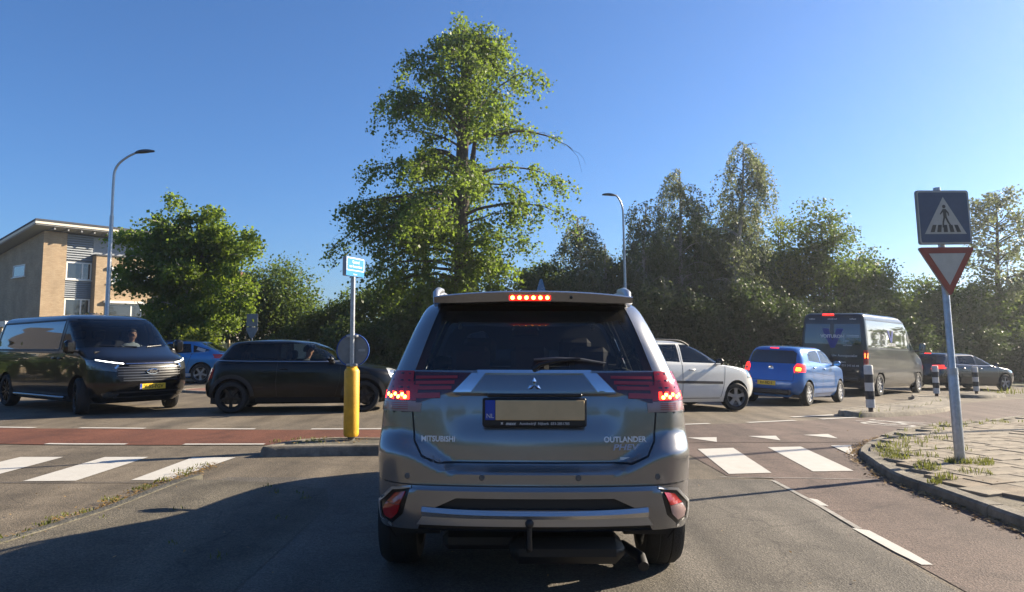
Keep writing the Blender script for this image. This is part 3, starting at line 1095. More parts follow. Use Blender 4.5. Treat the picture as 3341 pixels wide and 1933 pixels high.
    def finish(s, m, lining=True, name='body'):
        me = bpy.data.meshes.new(name)
        s.bm.normal_update()
        s.bm.to_mesh(me)
        me.polygons.foreach_set('use_smooth', [True] * len(me.polygons))
        try: me.set_sharp_from_angle(angle=rad(42))
        except Exception: pass
        me.materials.append(m)
        o = bpy.data.objects.new(name, me)
        COL.objects.link(o); o.parent = s.root
        s.body = o
        if lining:
            me2 = me.copy()
            co = np.zeros(len(me2.vertices) * 3, np.float32)
            me2.vertices.foreach_get('co', co)
            co = co.reshape(-1, 3)
            c = np.array([0, (s.yF + s.yR) / 2, .7])
            co[:] = c + (co - c) * np.array([.955, .97, .965])
            me2.vertices.foreach_set('co', co.ravel())
            me2.materials.clear(); me2.materials.append(M_INT)
            me2.update()
            q = bpy.data.objects.new('interior_lining', me2)
            COL.objects.link(q); q.parent = s.root
        s.bm.free()
        return o

WHEEL_CACHE = {}
def make_wheel(root, sg, c, r, tw, style, rim_m, steer=0.):
    key = (sg, r, tw, style, rim_m.name)
    if key not in WHEEL_CACHE:
        rr = r * {'hub5': .66, 'alloy5': .68, 'alloy10': .72, 'cap': .64}[style]
        ty = MB()
        h = tw / 2
        ty.lathe([(rr * .97, -h * .8), (rr * 1.04, -h), (r - .03, -h), (r - .006, -h * .72), (r, -h * .35), (r - .004, -h * .3), (r, -h * .22), (r, h * .22), (r - .004, h * .3), (r, h * .35), (r - .006, h * .72), (r - .03, h), (rr * 1.04, h), (rr * .97, h * .8), (rr * .9, 0)], 36, 'x', closed=True)
        t = ty.build('tyre', M_RUBBER, None, True)
        # rim: lip, barrel, spokes
        rm = MB()
        e = sg * h
        rm.lathe([(rr, e * .86), (rr * .97, e * .95), (rr * .93, e * .84), (rr * .90, e * .1), (rr * .98, e * .0)], 36, 'x', closed=False, cap=False)
        n = {'hub5': 5, 'alloy5': 5, 'alloy10': 10, 'cap': 8}[style]
        wid = {'hub5': .26, 'alloy5': .2, 'alloy10': .085, 'cap': .2}[style]
        for i in range(n):
            a = 2 * PI * i / n + .3
            u = Vector((0, math.cos(a), math.sin(a))); v = Vector((0, -math.sin(a), math.cos(a)))
            pts = []
            for rad_, ww, dx in ((rr * .12, wid * rr * .75, .80), (rr * .55, wid * rr * .6, .78), (rr * .95, wid * rr * .85, .84)):
                for k in (-1, 1):
                    p = u * rad_ + v * ww * k
                    pts.append((e * dx, p.y, p.z)); pts.append((e * (dx - .28), p.y, p.z))
            rm.add(pts, [(0, 2, 6, 4), (4, 6, 10, 8), (0, 4, 5, 1), (4, 8, 9, 5), (2, 3, 7, 6), (6, 7, 11, 10)])
        rm.lathe([(rr * .17, e * .5), (rr * .17, e * .84), (rr * .12, e * .9), (.001, e * .9)], 16, 'x')
        q = rm.build('rim', rim_m, None, False)
        hb = MB()
        hb.lathe([(.001, e * .1), (rr * .62, e * .1), (rr * .62, e * .22), (.001, e * .22)], 24, 'x')
        w = hb.build('wheel', mat('brake_disc', (.08, .075, .07), .5, metal=.6), None, True)
        WHEEL_CACHE[key] = (w.data, t.data, q.data)
        for o in (w, t, q): bpy.data.objects.remove(o)
    wd, td, qd = WHEEL_CACHE[key]
    w = bpy.data.objects.new('wheel', wd); COL.objects.link(w); w.parent = root
    w.location = c; w.rotation_euler = (random.random() * 6, 0, 0) if not steer else Euler((0, 0, -steer))
    for nm, d in (('tyre', td), ('rim', qd)):
        o = bpy.data.objects.new(nm, d); COL.objects.link(o); o.parent = w
    return w

def rbox(mb, c, d, bev=.03):
    return mb.box(c, d, 0, bev)

def seat(root, x, y, z=.3, w=.5, h=.62, m=None, head=True, lean=.16):
    """car seat: cushion and backrest in one part, headrest below it"""
    mb = MB()
    mb.box((x, y + .12, z + .1), (w, .5, .16), 0, .05)
    b = []
    prof = [(-.10, 0), (.04, 0), (.02 - lean * h * .5, h * .5), (-.02 - lean * h, h), (-.13 - lean * h, h), (-.14 - lean * h * .5, h * .5)]
    mb.prism([(y - .1 + a, z + .12 + q) for a, q in prof], x - w / 2, x + w / 2, 'x')
    o = mb.build('seat', m or M_INT, root)
    if head:
        hb = MB()
        yy = y - .1 - lean * h - .06
        hb.box((x, yy - .02, z + .12 + h + .13), (w * .52, .1, .19), 0, .035)
        hb.tube([(x - .06, yy, z + h + .05), (x - .06, yy - .02, z + h + .2)], .007, 6)
        hb.tube([(x + .06, yy, z + h + .05), (x + .06, yy - .02, z + h + .2)], .007, 6)
        hb.build('headrest', m or M_INT, o)
    return o

def cabin(root, spec, rows, dash_y, dash_z, drv=-.36, wheel=True, m=None, w=.62):
    mb = MB()
    mb.prism([(dash_y - .32, .55), (dash_y - .30, dash_z - .08), (dash_y - .2, dash_z), (dash_y + .3, dash_z + .0), (dash_y + .3, .55)], -w, w, 'x')
    mb.build('dashboard', M_DARK, root)
    for y, z, h, xs in rows:
        for x in xs: seat(root, x, y, z, h=h, m=m)
    if wheel:
        sw = MB()
        c = Vector((drv, dash_y - .42, dash_z - .07)); ax = Vector((0, -.86, .5))
        u = Vector((1, 0, 0)); v = ax.cross(u)
        ring = [c + (u * math.cos(t) + v * math.sin(t)) * .18 for t in [2 * PI * i / 20 for i in range(21)]]
        sw.tube(ring, .016, 6)
        sw.tube([c - u * .17, c - u * .03 - ax * .04, c + u * .03 - ax * .04, c + u * .17], .018, 6)
        sw.tube([c - ax * .04, c - v * .17], .016, 6); sw.tube([c, c - ax * .3], .03, 6)
        sw.build('steering_wheel', mat('wheel_leather', (.05, .05, .052), .4), root, True)

def mirror(car, sg, x, y, z, m, size=(.2, .12, .14), arm=.1):
    mb = MB()
    mb.box((sg * (x + size[0] / 2 + arm * .5), y, z), size, 0, .045)
    o = mb.build('side_mirror', m, car.root, True)
    a = MB()
    a.tube([(sg * (x - .06), y + .03, z - size[2] * .35), (sg * (x + arm), y + .01, z - size[2] * .3)], [.035, .028], 8)
    a.build('mirror_arm', M_BLACK, o)
    g = MB()
    g.quad(*[(sg * (x + size[0] / 2 + arm * .5) + a_ * size[0] * .42, y - size[1] / 2 - .002, z + b_ * size[2] * .4) for a_, b_ in ((-1, -1), (1, -1), (1, 1), (-1, 1))])
    g.build('mirror_glass', M_CHROME, o)
    return o

def plate(car, txt, c, w, h, ydir, tilt=0., col=(.80, .52, .03), size=.075, blank=False, sx=1.):
    """yellow plate with blue band; ydir -1 faces the rear, +1 the front"""
    mb = MB()
    mb.box((c[0], c[1], c[2]), (w, .012, h), 0, .004)
    p = mb.build('number_plate', mat('plate_yellow', col, .45, var=.08, scale=30), car.root)
    s_ = -ydir
    bx = c[0] - s_ * 0 + (-(w / 2 - .022) if ydir < 0 else (w / 2 - .022))
    b = MB()
    b.box((bx, c[1] + ydir * .0075, c[2]), (.04, .004, h * .98))
    bb = b.build('country_band', mat('plate_blue', (.01, .05, .35), .4), p)
    X = (1, 0, 0) if ydir < 0 else (-1, 0, 0)
    if txt:
        off = .02 if ydir < 0 else -.02
        lettering(txt, size, M_BLACK, p, (c[0] + off, c[1] + ydir * .0075, c[2] - .003), X, (0, 0, 1), .001, .001, 0, sx)
    lettering('NL', h * .26, M_WHITE, p, (bx, c[1] + ydir * .0105, c[2] - h * .26), X, (0, 0, 1), .0005)
    return p

def led(root, pts, r, m, ydir=-1, name='brake_led'):
    for p in pts:
        mb = MB()
        mb.lathe([(.001, ydir * r * .8), (r * .6, ydir * r * .6), (r, 0), (r * .9, -ydir * .01)], 10, 'y', p)
        mb.build(name, m, root, True)

def tables(L, W, H, wb, fo, nose_z, cowl, cowl_z, hdr, belt, rtop, rbelt, zb=.2, tum=.75):
    yF = wb / 2 + fo; yR = yF - L
    F = [(zb, yF - .14), (zb + .15, yF - .03), (zb + .33, yF), (nose_z - .12, yF - .05), (nose_z, yF - .16),
         (nose_z + (cowl_z - nose_z) * .55, yF - .16 - (cowl - .16) * .42), (cowl_z - .02, yF - cowl + .1), (cowl_z + .02, yF - cowl),
         (H - .10, yF - hdr), (H - .035, yF - hdr - .28), (H, yF - hdr - .8)]
    R = [(zb + .05, yR + .12), (zb + .17, yR + .015), (zb + .32, yR), (belt - .25, yR + .05), (belt, yR + rbelt), (H - .12, yR + rtop), (H - .05, yR + rtop + .12), (H - .015, yR + rtop + .5), (H, yR + rtop + .9)]
    k = W / 2
    Wt = [(zb, .9 * k), (zb + .13, .975 * k), (zb + .35, k), (belt - .2, .992 * k), (belt - .05, .965 * k), (belt + .03, .925 * k), ((belt + H) / 2, (.925 + tum) / 2 * k), (H - .10, tum * k), (H - .05, (tum - .09) * k), (H - .018, (tum - .32) * k), (H, .08 * k)]
    return dict(F=F, R=R, W=Wt)

def roof_rail(car, x, y0, y1, dz, m, r=.016):
    for sg in (1, -1):
        pts = []
        n = 14
        for i in range(n + 1):
            t = i / n
            y = y0 + (y1 - y0) * t
            h, nn = car.on('z', 1, sg * x, y)
            lift = dz * min(1, math.sin(PI * t) * 3)
            if h is not None: pts.append((sg * x, y, h.z + lift))
        MB().tube(pts, r, 8).build('roof_rail', m, car.root, True)

# glazing and lamp materials
G_DARK = glass('tinted_glass', (.10, .11, .12), .9)
G_PRIV = glass('privacy_glass', (.76, .77, .76), .9, dust=.03)
G_CLEAR = glass('clear_glass', (.78, .83, .81), .9)
G_SIDE = glass('side_glass', (.62, .66, .65), .95)
M_TAIL = mat('tail_red', (.36, .008, .010), .18, coat=1.)
M_TAILD = mat('tail_dark', (.055, .004, .005), .15, coat=1.)
M_LED = mat('led_red', (1, .1, .02), .4, emis=(1., .07, .012), es=9)
M_LEDY = mat('led_core', (1, .5, .1), .4, emis=(1., .34, .04), es=9)
M_ORANGE = mat('indicator_lit', (1, .3, .02), .4, emis=(1., .28, .01), es=7)
M_TAILON = mat('tail_lit', (.6, .01, .01), .3, coat=1., emis=(1., .02, .01), es=1.4)
M_CLEARL = mat('lamp_clear', (.30, .20, .19), .2, coat=1.)
M_DRL = mat('running_light', (1, 1, 1), .3, emis=(1., .97, .9), es=2.2)
M_LAMPIN = mat('headlamp_inside', (.10, .105, .11), .12, metal=.6, coat=1.)
# ------------------------------------------------------------------ grey SUV ahead of the camera
def suv_disp(x, y, z, tg):
    if y < -1.5:
        f = max(0., min(1., (-1.86 - y) / .22))
        ax = abs(x)
        ra = ss((ax - .40) / .30)
        zl = .745 + .17 * ra
        zl2 = .645 - .11 * ss((ax - .60) / .20)
        b = .085 * ss((zl - z) / (.035 + .09 * ra)) + .018 * ss((zl2 - z) / .02) - .03 * ss((.35 - z) / .12)
        b -= .034 * ss((.50 - ax) / .16) * ss((z - .84) / .16) * ss((1.108 - z) / .02)
        y -= f * b
    # flared arches
    for ya in (-1.335, 1.335):
        d = math.hypot(y - ya, z - .36)
        if tg in (1, 2, 3): x += .018 * ss((.56 - d) / .12)
    return x, y
def pm(poly): return [(-x, z) for x, z in poly]
SUV = dict(
    F=[(.22, 2.20), (.35, 2.30), (.6, 2.34), (.8, 2.28), (.95, 2.1), (1.02, 1.7), (1.08, 1.15), (1.12, .98), (1.59, .15), (1.65, -.2), (1.685, -.75)],
    R=[(.26, -2.14), (.4, -2.22), (.55, -2.25), (.75, -2.25), (1.0, -2.235), (1.15, -2.20), (1.215, -2.165), (1.58, -1.93), (1.625, -1.80), (1.665, -1.5), (1.685, -1.0)],
    W=[(.24, .80), (.33, .855), (.45, .885), (.6, .89), (.85, .885), (1.0, .872), (1.12, .845), (1.20, .815), (1.35, .755), (1.5, .69), (1.58, .648), (1.63, .575), (1.665, .40), (1.685, .06)],
    RR=[(.2, .22), (.6, .2), (.9, .14), (1.2, .12), (1.55, .16), (1.65, .2)], RF=[(.2, .4), (.9, .35), (1.12, .3), (1.6, .3)],
    BF=[(.2, .16), (1.0, .2), (1.2, .16), (1.6, .1)], BR=[(.2, .12), (.7, .1), (1.2, .07), (1.6, .06)], TF=.09, TR=.06, disp=suv_disp, res=2.2, floor=.72)
M_SUV = mat('grey_metallic_paint', (.26, .26, .262), .27, metal=.78, coat=1., var=.06, scale=3, coat_r=.04)
c = Car('suv', 'grey metallic SUV with lit red brake lights, seen from behind, waiting at the crossing', 'SUV', SUV, (.095, 6.14), 0)
S = c
# glazing
S.rear([[(-.645, 1.222), (.645, 1.222), (.53, 1.585), (-.53, 1.585)]], 'rear_window', G_PRIV, -.006)
S.front([[(-.74, 1.14), (.74, 1.14), (.60, 1.57), (-.60, 1.57)]], 'windscreen', G_CLEAR, -.004, .15)
S.both([(.86, 1.14), (-.02, 1.13), (-.02, 1.56), (.30, 1.56)], 'door_window', G_SIDE, -.005)
S.both([(-.08, 1.13), (-1.02, 1.15), (-.98, 1.56), (-.08, 1.57)], 'door_window', G_PRIV, -.005)
S.both([(-1.08, 1.16), (-1.88, 1.24), (-1.70, 1.50), (-1.04, 1.555)], 'quarter_window', G_PRIV, -.005)
# tail lamps: outer cluster wraps round the corner, inner part on the tailgate
for sg in (1, -1):
    k = (lambda P: P) if sg > 0 else pm
    fs = S.cut([k([(.648, 1.215), (.648, 1.063), (.95, 1.063), (.95, 1.21)])], 'y', -1, .10)
    fs2 = S.cut([[(-2.3, 1.063), (-1.93, 1.063), (-1.99, 1.2), (-2.3, 1.215)]], 'x', sg, .15, .5)
    lamp = S.take(list(dict.fromkeys(fs + [f for f in fs2 if f.is_valid])), 'tail_light', M_TAIL, .008)
    fs = S.cut([k([(.648, 1.06), (.66, 1.012), (.95, 1.0), (.95, 1.06)])], 'y', -1, .10)
    fs2 = S.cut([[(-2.3, 1.0), (-1.95, 1.02), (-1.93, 1.06), (-2.3, 1.06)]], 'x', sg, .15, .5)
    S.take(list(dict.fromkeys(fs + [f for f in fs2 if f.is_valid])), 'reversing_light', M_CLEARL, .006, parent=lamp)
    inner = S.rear([k([(.642, 1.212), (.335, 1.208), (.435, 1.112), (.642, 1.045)])], 'tail_light', M_TAILD, .006)
    for z0, z1, xa in ((1.178, 1.192, .41), (1.150, 1.166, .425), (1.122, 1.140, .44), (1.078, 1.105, .50)):
        S.strip('y', -1, [(sg * xa, (z0 + z1) / 2), (sg * .635, (z0 + z1) / 2 - .004)], z1 - z0, 'light_bar', mat('tail_bar', (.34, .014, .012), .25, coat=1.), .0085, parent=inner)
    pts = []
    for i, (a, z) in enumerate(((.690, 1.082), (.706, 1.095), (.727, 1.083), (.745, 1.096), (.768, 1.084), (.785, 1.093))):
        h, n = S.on('y', -1, sg * a, z)
        if h is not None: pts.append((h.x, h.y - .008, h.z))
    led(lamp, pts, .0105, M_LEDY)
    mb = MB()
    S.strip('y', -1, [(sg * .665, 1.089), (sg * .80, 1.089)], .040, 'x', None, .0092, mb=mb)
    mb.build('glowing_lens', mat('brake_lens_lit', (.7, .01, .01), .3, emis=(1., .02, .008), es=3.2), lamp)
    for z in (1.20, 1.165, 1.13): S.strip('y', -1, [(sg * .665, z), (sg * .81, z)], .008, 'lens_rib', M_TAILD, .0098, parent=lamp)
    for z in (1.05, 1.04, 1.03, 1.02): S.strip('y', -1, [(sg * .67, z), (sg * .8, z)], .004, 'lens_rib', mat('lens_rib_red', (.3, .03, .03), .3, coat=1.), .0085, parent=lamp)
# chrome strip over the plate
ch = [[(-.31, 1.226), (.31, 1.226), (.30, 1.205), (-.30, 1.205)]]
for sg in (1, -1):
    k = (lambda P: P) if sg > 0 else pm
    ch += [k([(.30, 1.205), (.335, 1.205), (.43, 1.11), (.345, 1.112)]), k([(.262, 1.205), (.30, 1.205), (.345, 1.112), (.335, 1.112)])]
S.rear(ch, 'chrome_strip', M_CHROME, .009)
# lower fascia
S.rear([[(-.52, .535), (-.40, .59), (.40, .59), (.52, .535)]], 'bumper_insert', M_DARK, -.02)
S.rear([[(-.60, .455), (-.55, .530), (.55, .530), (.60, .455)]], 'skid_plate', M_SILVER, .008)
S.rear([[(-.60, .425), (-.585, .453), (.585, .453), (.60, .425)]], 'bumper_lower', M_DARK, -.015)
S.take(S.cut([[(-.95, .2), (-.95, .40), (-.70, .425), (.70, .425), (.95, .40), (.95, .2)]], 'y', -1, .06), 'x', None, drop=True)
S.take([f for sg in (1, -1) for f in S.cut([[(-2.4, .2), (-2.4, .405), (-1.8, .36), (-1.7, .2)]], 'x', sg, .06, .4)], 'x', None, drop=True)
for sg in (1, -1):
    k = (lambda P: P) if sg > 0 else pm
    S.rear([k([(.662, .612), (.722, .600), (.768, .548), (.692, .548)])], 'fog_reflector', M_TAIL, .004, .03)
    S.rear([k([(.692, .545), (.769, .545), (.790, .512), (.782, .478), (.740, .466), (.704, .502)])], 'fog_reflector', M_TAIL if sg < 0 else M_CLEARL, .004, .03)
    S.rear([k([(.640, .632), (.735, .614), (.812, .535), (.800, .462), (.735, .445), (.675, .50)])], 'lamp_surround', M_BLACK, -.003, .03)
    S.strip('y', -1, k([(.632, .638), (.738, .622), (.82, .538), (.808, .455), (.735, .436)]), .014, 'lamp_trim', M_SILVER, .006)
def on_rear(x, z, o=.0):
    h, n = S.on('y', -1, x, z)
    return Vector((x, h.y - o, z))
# seams of tailgate, bumper, doors
S.seams([('y', -1, [(-.648, 1.21), (-.645, 1.0), (-.63, .86), (-.585, .79), (-.50, .752), (.50, .752), (.585, .79), (.63, .86), (.645, 1.0), (.648, 1.21)]),
         ('y', -1, [(-.648, 1.01), (-.80, 1.0)]), ('y', -1, [(.648, 1.01), (.80, 1.0)])], w=.009)
S.seams([('x', sg, l) for sg in (1, -1) for l in ([(.95, 1.1), (.92, .7), (.85, .35)], [(-.05, 1.55), (-.05, 1.1), (-.06, .35)], [(-1.03, 1.5), (-1.05, 1.1), (-.95, .75), (-.8, .5)], [(-1.95, 1.0), (-1.9, .75)])])
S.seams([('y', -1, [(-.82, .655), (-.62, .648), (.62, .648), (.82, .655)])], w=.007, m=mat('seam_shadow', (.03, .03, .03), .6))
for x in (-.655, -.27, .22, .63):
    p = on_rear(x, .69, .001)
    mb = MB(); mb.lathe([(.001, -.003), (.010, -.003), (.011, .0), (.011, .02)], 14, 'y', p); mb.lathe([(.0135, -.0015), (.015, -.001), (.015, .01)], 14, 'y', p)
    mb.build('parking_sensor', mat('sensor_grey', (.10, .10, .10), .4), S.root, True)
mb = MB()
xs_ = [-.575 + 1.15 * i / 24 for i in range(25)]
for x0_, x1_ in zip(xs_, xs_[1:]):
    q = []
    for x_ in (x0_, x1_):
        e_ = .012 * (abs(x_) / .575) ** 3
        q.append((on_rear(x_, .532 + e_, .004), on_rear(x_, .512 + e_, .026), on_rear(x_, .492 + e_ * .4, .012)))
    mb.quad(q[0][0], q[1][0], q[1][1], q[0][1]); mb.quad(q[0][1], q[1][1], q[1][2], q[0][2])
mb.build('skid_trim', mat('bright_silver', (.62, .62, .62), .25, metal=.8), S.root, True)
S.arches((-1.335, 1.335), .35, .045)
S.wheels((-1.335, 1.335), .80, .35, .225, 'alloy5', mat('dark_alloy', (.2, .2, .2), .35, metal=.8))
# spoiler with high brake light
def spoiler():
    secs = []
    n = 18
    for i in range(n + 1):
        x = -.56 + 1.12 * i / n
        a = abs(x) / .56
        dy = .05 * a ** 2.5; dz = -.028 * a ** 2.2
        top = 1.664 + dz; y1 = -2.075 + dy
        secs.append([(x, -1.62, top + .012), (x, -1.85, top + .004), (x, y1 + .015, top - .004), (x, y1, top - .012), (x, y1 + .018, top - .062 + .02 * a ** 4), (x, y1 + .05, top - .068 + .02 * a ** 4), (x, -1.88, top - .05), (x, -1.62, top - .03)])
    mb = MB()
    k = 8
    fs = [(i * k + q, (i + 1) * k + q, (i + 1) * k + (q + 1) % k, i * k + (q + 1) % k) for i in range(n) for q in range(k)]
    fs += [tuple(range(k)), tuple(n * k + q for q in range(k))]
    mb.add([p for s_ in secs for p in s_], fs)
    sp_ = mb.build('roof_spoiler', M_SUV, S.root, True)
    l = MB(); l.box((-.02 + .0, -2.064, 1.620), (.235, .02, .034), 0, .006)
    lo = l.build('high_brake_light', mat('brake_lens_dim', (.35, .005, .005), .3, coat=1., emis=(1., .02, .01), es=.5), sp_)
    led(lo, [(-.02 - .097 + .0388 * i, -2.073, 1.620) for i in range(6)], .0115, M_LEDY)
    n_ = MB(); n_.lathe([(.001, -.01), (.008, -.008), (.009, .0)], 10, 'y', (.21, -2.062, 1.622)); n_.build('washer_nozzle', M_BLACK, sp_)
spoiler()
roof_rail(S, .575, -1.72, .25, .055, mat('rail_silver', (.55, .55, .55), .3, metal=.8), .019)
for sg in (1, -1):
    mb = MB(); mb.tube([(sg * .575, -1.80, 1.60), (sg * .577, -1.72, 1.668), (sg * .577, -1.58, 1.690), (sg * .575, -1.40, 1.70)], [.012, .022, .024, .018], 10)
    mb.build('rail_foot', mat('rail_silver', (.55, .55, .55), .3), S.root, True)
fin = MB()
fin.prism([(-1.62, 1.672), (-1.36, 1.672), (-1.42, 1.70), (-1.545, 1.735), (-1.585, 1.765), (-1.60, 1.765)], -.013, .013, 'x', f=lambda x, y, z: (x * (2.6 if z < 1.68 else (1.4 if z < 1.71 else .55)) + .06, y, z))
fin.build('antenna_fin', M_SUV, S.root)
# roof pressings
for x in (-.36, -.18, .02, .2, .38):
    mb = MB(); mb.tube([(x, -1.62, 1.655), (x, -1.2, 1.678 - .03 * abs(x)), (x, .0, 1.672 - .03 * abs(x))], [.012, .02, .015], 8); mb.build('roof_rib', M_SUV, S.root, True)
# wiper
def wiper():
    def P(x, z, o): 
        p = on_rear(x, z, o); return p
    mb = MB(); mb.tube([P(.0, 1.232, .012), P(.03, 1.255, .03), P(.12, 1.275, .026), P(.25, 1.285, .022)], [.018, .014, .010, .007], 8)
    w = mb.build('rear_wiper', M_BLACK, S.root, True)
    b = MB(); b.tube([P(.0, 1.282, .014), P(.12, 1.288, .016), P(.26, 1.282, .016), P(.39, 1.262, .012)], [.005, .008, .008, .004], 6)
    b.build('wiper_blade', mat('wiper_grey', (.12, .12, .12), .4), w, True)
wiper()
# plate, frame and letters
fy = -2.245
mb = MB(); mb.box((0, fy - .006, 1.01), (.545, .022, .148), 0, .008)
fr = mb.build('plate_frame', M_DARK, S.root)
p_ = MB(); p_.box((.028, fy - .021, 1.022), (.465, .008, .102), 0, .003); p_.build('number_plate', mat('plate_faded', (.56, .40, .21), .55, var=.12, scale=9), fr)
p_ = MB(); p_.box((-.232, fy - .021, 1.022), (.052, .008, .102), 0, .003); p_.build('country_band', mat('plate_blue', (.01, .05, .35), .4), fr)
M_LET = mat('plate_text_white', (.55, .55, .55), .6)
lettering('NL', .032, M_LET, fr, (-.232, fy - .0262, .992), (1, 0, 0), (0, 0, 1), .0005)
lettering('maxx', .023, M_LET, fr, (-.125, fy - .018, .953), (1, 0, 0), (0, 0, 1), .0006, .0008, .25)
lettering('Autobedrijf  Nijkerk  033-2851785', .0185, M_LET, fr, (.052, fy - .018, .953), (1, 0, 0), (0, 0, 1), .0006, .0002)
mk = MB()
for a, b in (((-.176, .960), (-.164, .948)), ((-.176, .948), (-.164, .960))): mk.tube([(a[0], fy - .018, a[1]), (b[0], fy - .018, b[1])], .0012, 4)
mk.box((-.17, fy - .018, .954), (.010, .001, .010)); mk.build('emblem', M_LET, fr)
mb = MB(); mb.box((0, fy + .0, 1.097), (.50, .03, .018), 0, .005); mb.build('plate_lamp_bar', M_BLACK, S.root)
# chrome emblem: three lozenges
em = MB()
def loz(a, L_, w_):
    u = Vector((math.sin(a), 0, math.cos(a))); v = Vector((math.cos(a), 0, -math.sin(a)))
    o = on_rear(0, 1.148, .008)
    f_ = [o, o + u * L_ * .5 + v * w_, o + u * L_, o + u * L_ * .5 - v * w_]
    top = o + u * L_ * .5 + Vector((0, -.010, 0))
    b_ = [p + Vector((0, .016, 0)) for p in f_]
    em.add(f_ + [top] + b_, [(0, 1, 4), (1, 2, 4), (2, 3, 4), (3, 0, 4), (0, 1, 6, 5), (1, 2, 7, 6), (2, 3, 8, 7), (3, 0, 5, 8)])
for a in (0, 2 * PI / 3, -2 * PI / 3): loz(a, .040, .0115)
em.build('emblem', M_CHROME, S.root)
srf = lambda p, Z: (lambda h: h[0] + Vector((0, -.002, 0)) if h[0] is not None else None)(S.on('y', -1, p.x, p.z))
M_BADGE = mat('badge_silver', (.85, .85, .85), .3)
lettering('MITSUBISHI', .040, M_BADGE, S.root, (-.505, -2.26, .868), (1, 0, 0), (0, 0, 1), .003, .0007, 0, .90, surf=srf)
lettering('OUTLANDER', .040, M_BADGE, S.root, (.475, -2.26, .868), (1, 0, 0), (0, 0, 1), .003, .0008, 0, .95, surf=srf)
lettering('PHEV', .042, mat('badge_blue', (.40, .47, .66), .3, metal=.4), S.root, (.475, -2.26, .828), (1, 0, 0), (0, 0, 1), .003, .0008, .2, 1.35, surf=srf)
mb = MB(); q = on_rear(.475, .772, .002); mb.box(q, (.055, .002, .014)); mb.build('sticker', M_WHITE, S.root)
# tow bar, silencer
mb = MB(); mb.tube([(-.03, -2.10, .36), (-.03, -2.33, .34), (-.03, -2.40, .37), (-.03, -2.405, .46)], [.02, .017, .014, .012], 10); mb.lathe([(.001, .024), (.013, .02), (.021, .009), (.022, 0), (.019, -.013), (.012, -.02)], 16, 'z', (-.03, -2.405, .482))
mb.build('tow_ball', M_DARK, S.root, True)
mb = MB(); mb.box((.18, -1.95, .26), (.62, .3, .14), 0, .05); mb.tube([(.5, -1.9, .25), (.57, -2.1, .24), (.57, -2.18, .215)], .028, 10); mb.build('silencer', M_DARK, S.root, True)
mb = MB(); mb.box((0, -1.33, .24), (1.3, .09, .09)); mb.box((-.25, -1.7, .28), (.5, .5, .1), 0, .03); mb.build('rear_axle', M_DARK, S.root)
mirror(S, 1, .86, .72, 1.13, M_SUV, (.19, .11, .15)); mirror(S, -1, .86, .72, 1.13, M_SUV, (.19, .11, .15))
cabin(S.root, SUV, [(.05, .38, .68, (-.38, .38)), (-.85, .4, .60, (-.4, .0, .4))], .88, 1.06)
mb = MB(); mb.box((0, -1.72, .86), (1.3, .75, .06), 0, .02); mb.build('parcel_shelf', M_INT, S.root)
mb = MB(); mb.box((.0, .42, 1.46), (.24, .05, .075), 0, .02); mb.tube([(0, .44, 1.49), (0, .5, 1.53)], .01, 6); mb.build('inner_mirror', M_BLACK, S.root)
S.finish(M_SUV)
# ------------------------------------------------------------------ black panel van, front three-quarter
M_BLKP = mat('black_paint', (.003, .003, .004), .3, coat=.9, spec=.15)
VAN = dict(
    F=[(.22, 2.50), (.38, 2.66), (.6, 2.72), (.85, 2.69), (1.0, 2.62), (1.07, 2.51), (1.14, 2.33), (1.20, 2.17), (1.25, 2.05), (1.84, 1.12), (1.92, .82), (1.97, .2)],
    R=[(.3, -2.68), (.5, -2.74), (1.2, -2.72), (1.85, -2.6), (1.92, -2.48), (1.955, -2.1), (1.97, -1.0)],
    W=[(.22, .90), (.36, .965), (.55, .995), (.95, .99), (1.15, .97), (1.27, .945), (1.6, .885), (1.84, .815), (1.91, .72), (1.95, .5), (1.97, .08)],
    RF=[(.2, .45), (.8, .42), (1.1, .4), (1.3, .3), (1.9, .25)], RR=[(.2, .15)], BF=[(.2, .22), (.9, .26), (1.2, .26), (1.5, .22), (1.85, .12)], BR=[(.2, .04)], TF=.07, TR=.02, res=1.3)
V = Car('panel_van', 'black panel van with a yellow front plate, turning in from the left', 'van', VAN, (-9.15, 15.95), 127)
V.front([[(-.84, 1.27), (.84, 1.27), (.72, 1.83), (-.72, 1.83)]], 'windscreen', glass('van_screen', (.40, .43, .44), .8), -.006, .15)
V.both([(1.80, 1.27), (.90, 1.22), (.90, 1.80), (1.14, 1.80)], 'door_window', G_SIDE, -.006)
V.both([(.78, 1.24), (-2.45, 1.24), (-2.36, 1.78), (.78, 1.80)], 'side_window', mat('van_dark_glass', (.004, .005, .006), .02, coat=1., spec=.9), -.004)
gr = [[(-.56, .62), (.56, .62), (.62, .72), (-.62, .72)], [(-.62, .72), (.62, .72), (.60, .93), (-.60, .93)]]
V.front(gr, 'grille', M_BLACK, -.035, .2)
def fr_(x, z, o=.0):
    h, n = V.on('y', 1, x, z)
    return h + n * o if h is not None else Vector((x, 2.6, z))
for z in (.64, .685, .735, .785, .835, .885):
    wv = .52 if z < .7 else .60
    mb = MB(); V.strip('y', 1, [(-wv, z), (wv, z)], .013, 'x', None, .004, mb=mb); mb.build('grille_bar', mat('grille_grey', (.16, .16, .165), .3, metal=.5), V.root)
mb = MB(); V.strip('y', 1, [(-.46, .955), (.46, .955)], .012, 'x', None, .004, mb=mb); mb.build('light_strip', mat('strip_chrome', (.5, .5, .6), .15, metal=1.), V.root)
mb = MB(); V.strip('y', 1, [(-.42, .915), (.42, .915)], .018, 'x', None, .003, mb=mb); mb.build('grille_slot', M_DARK, V.root)
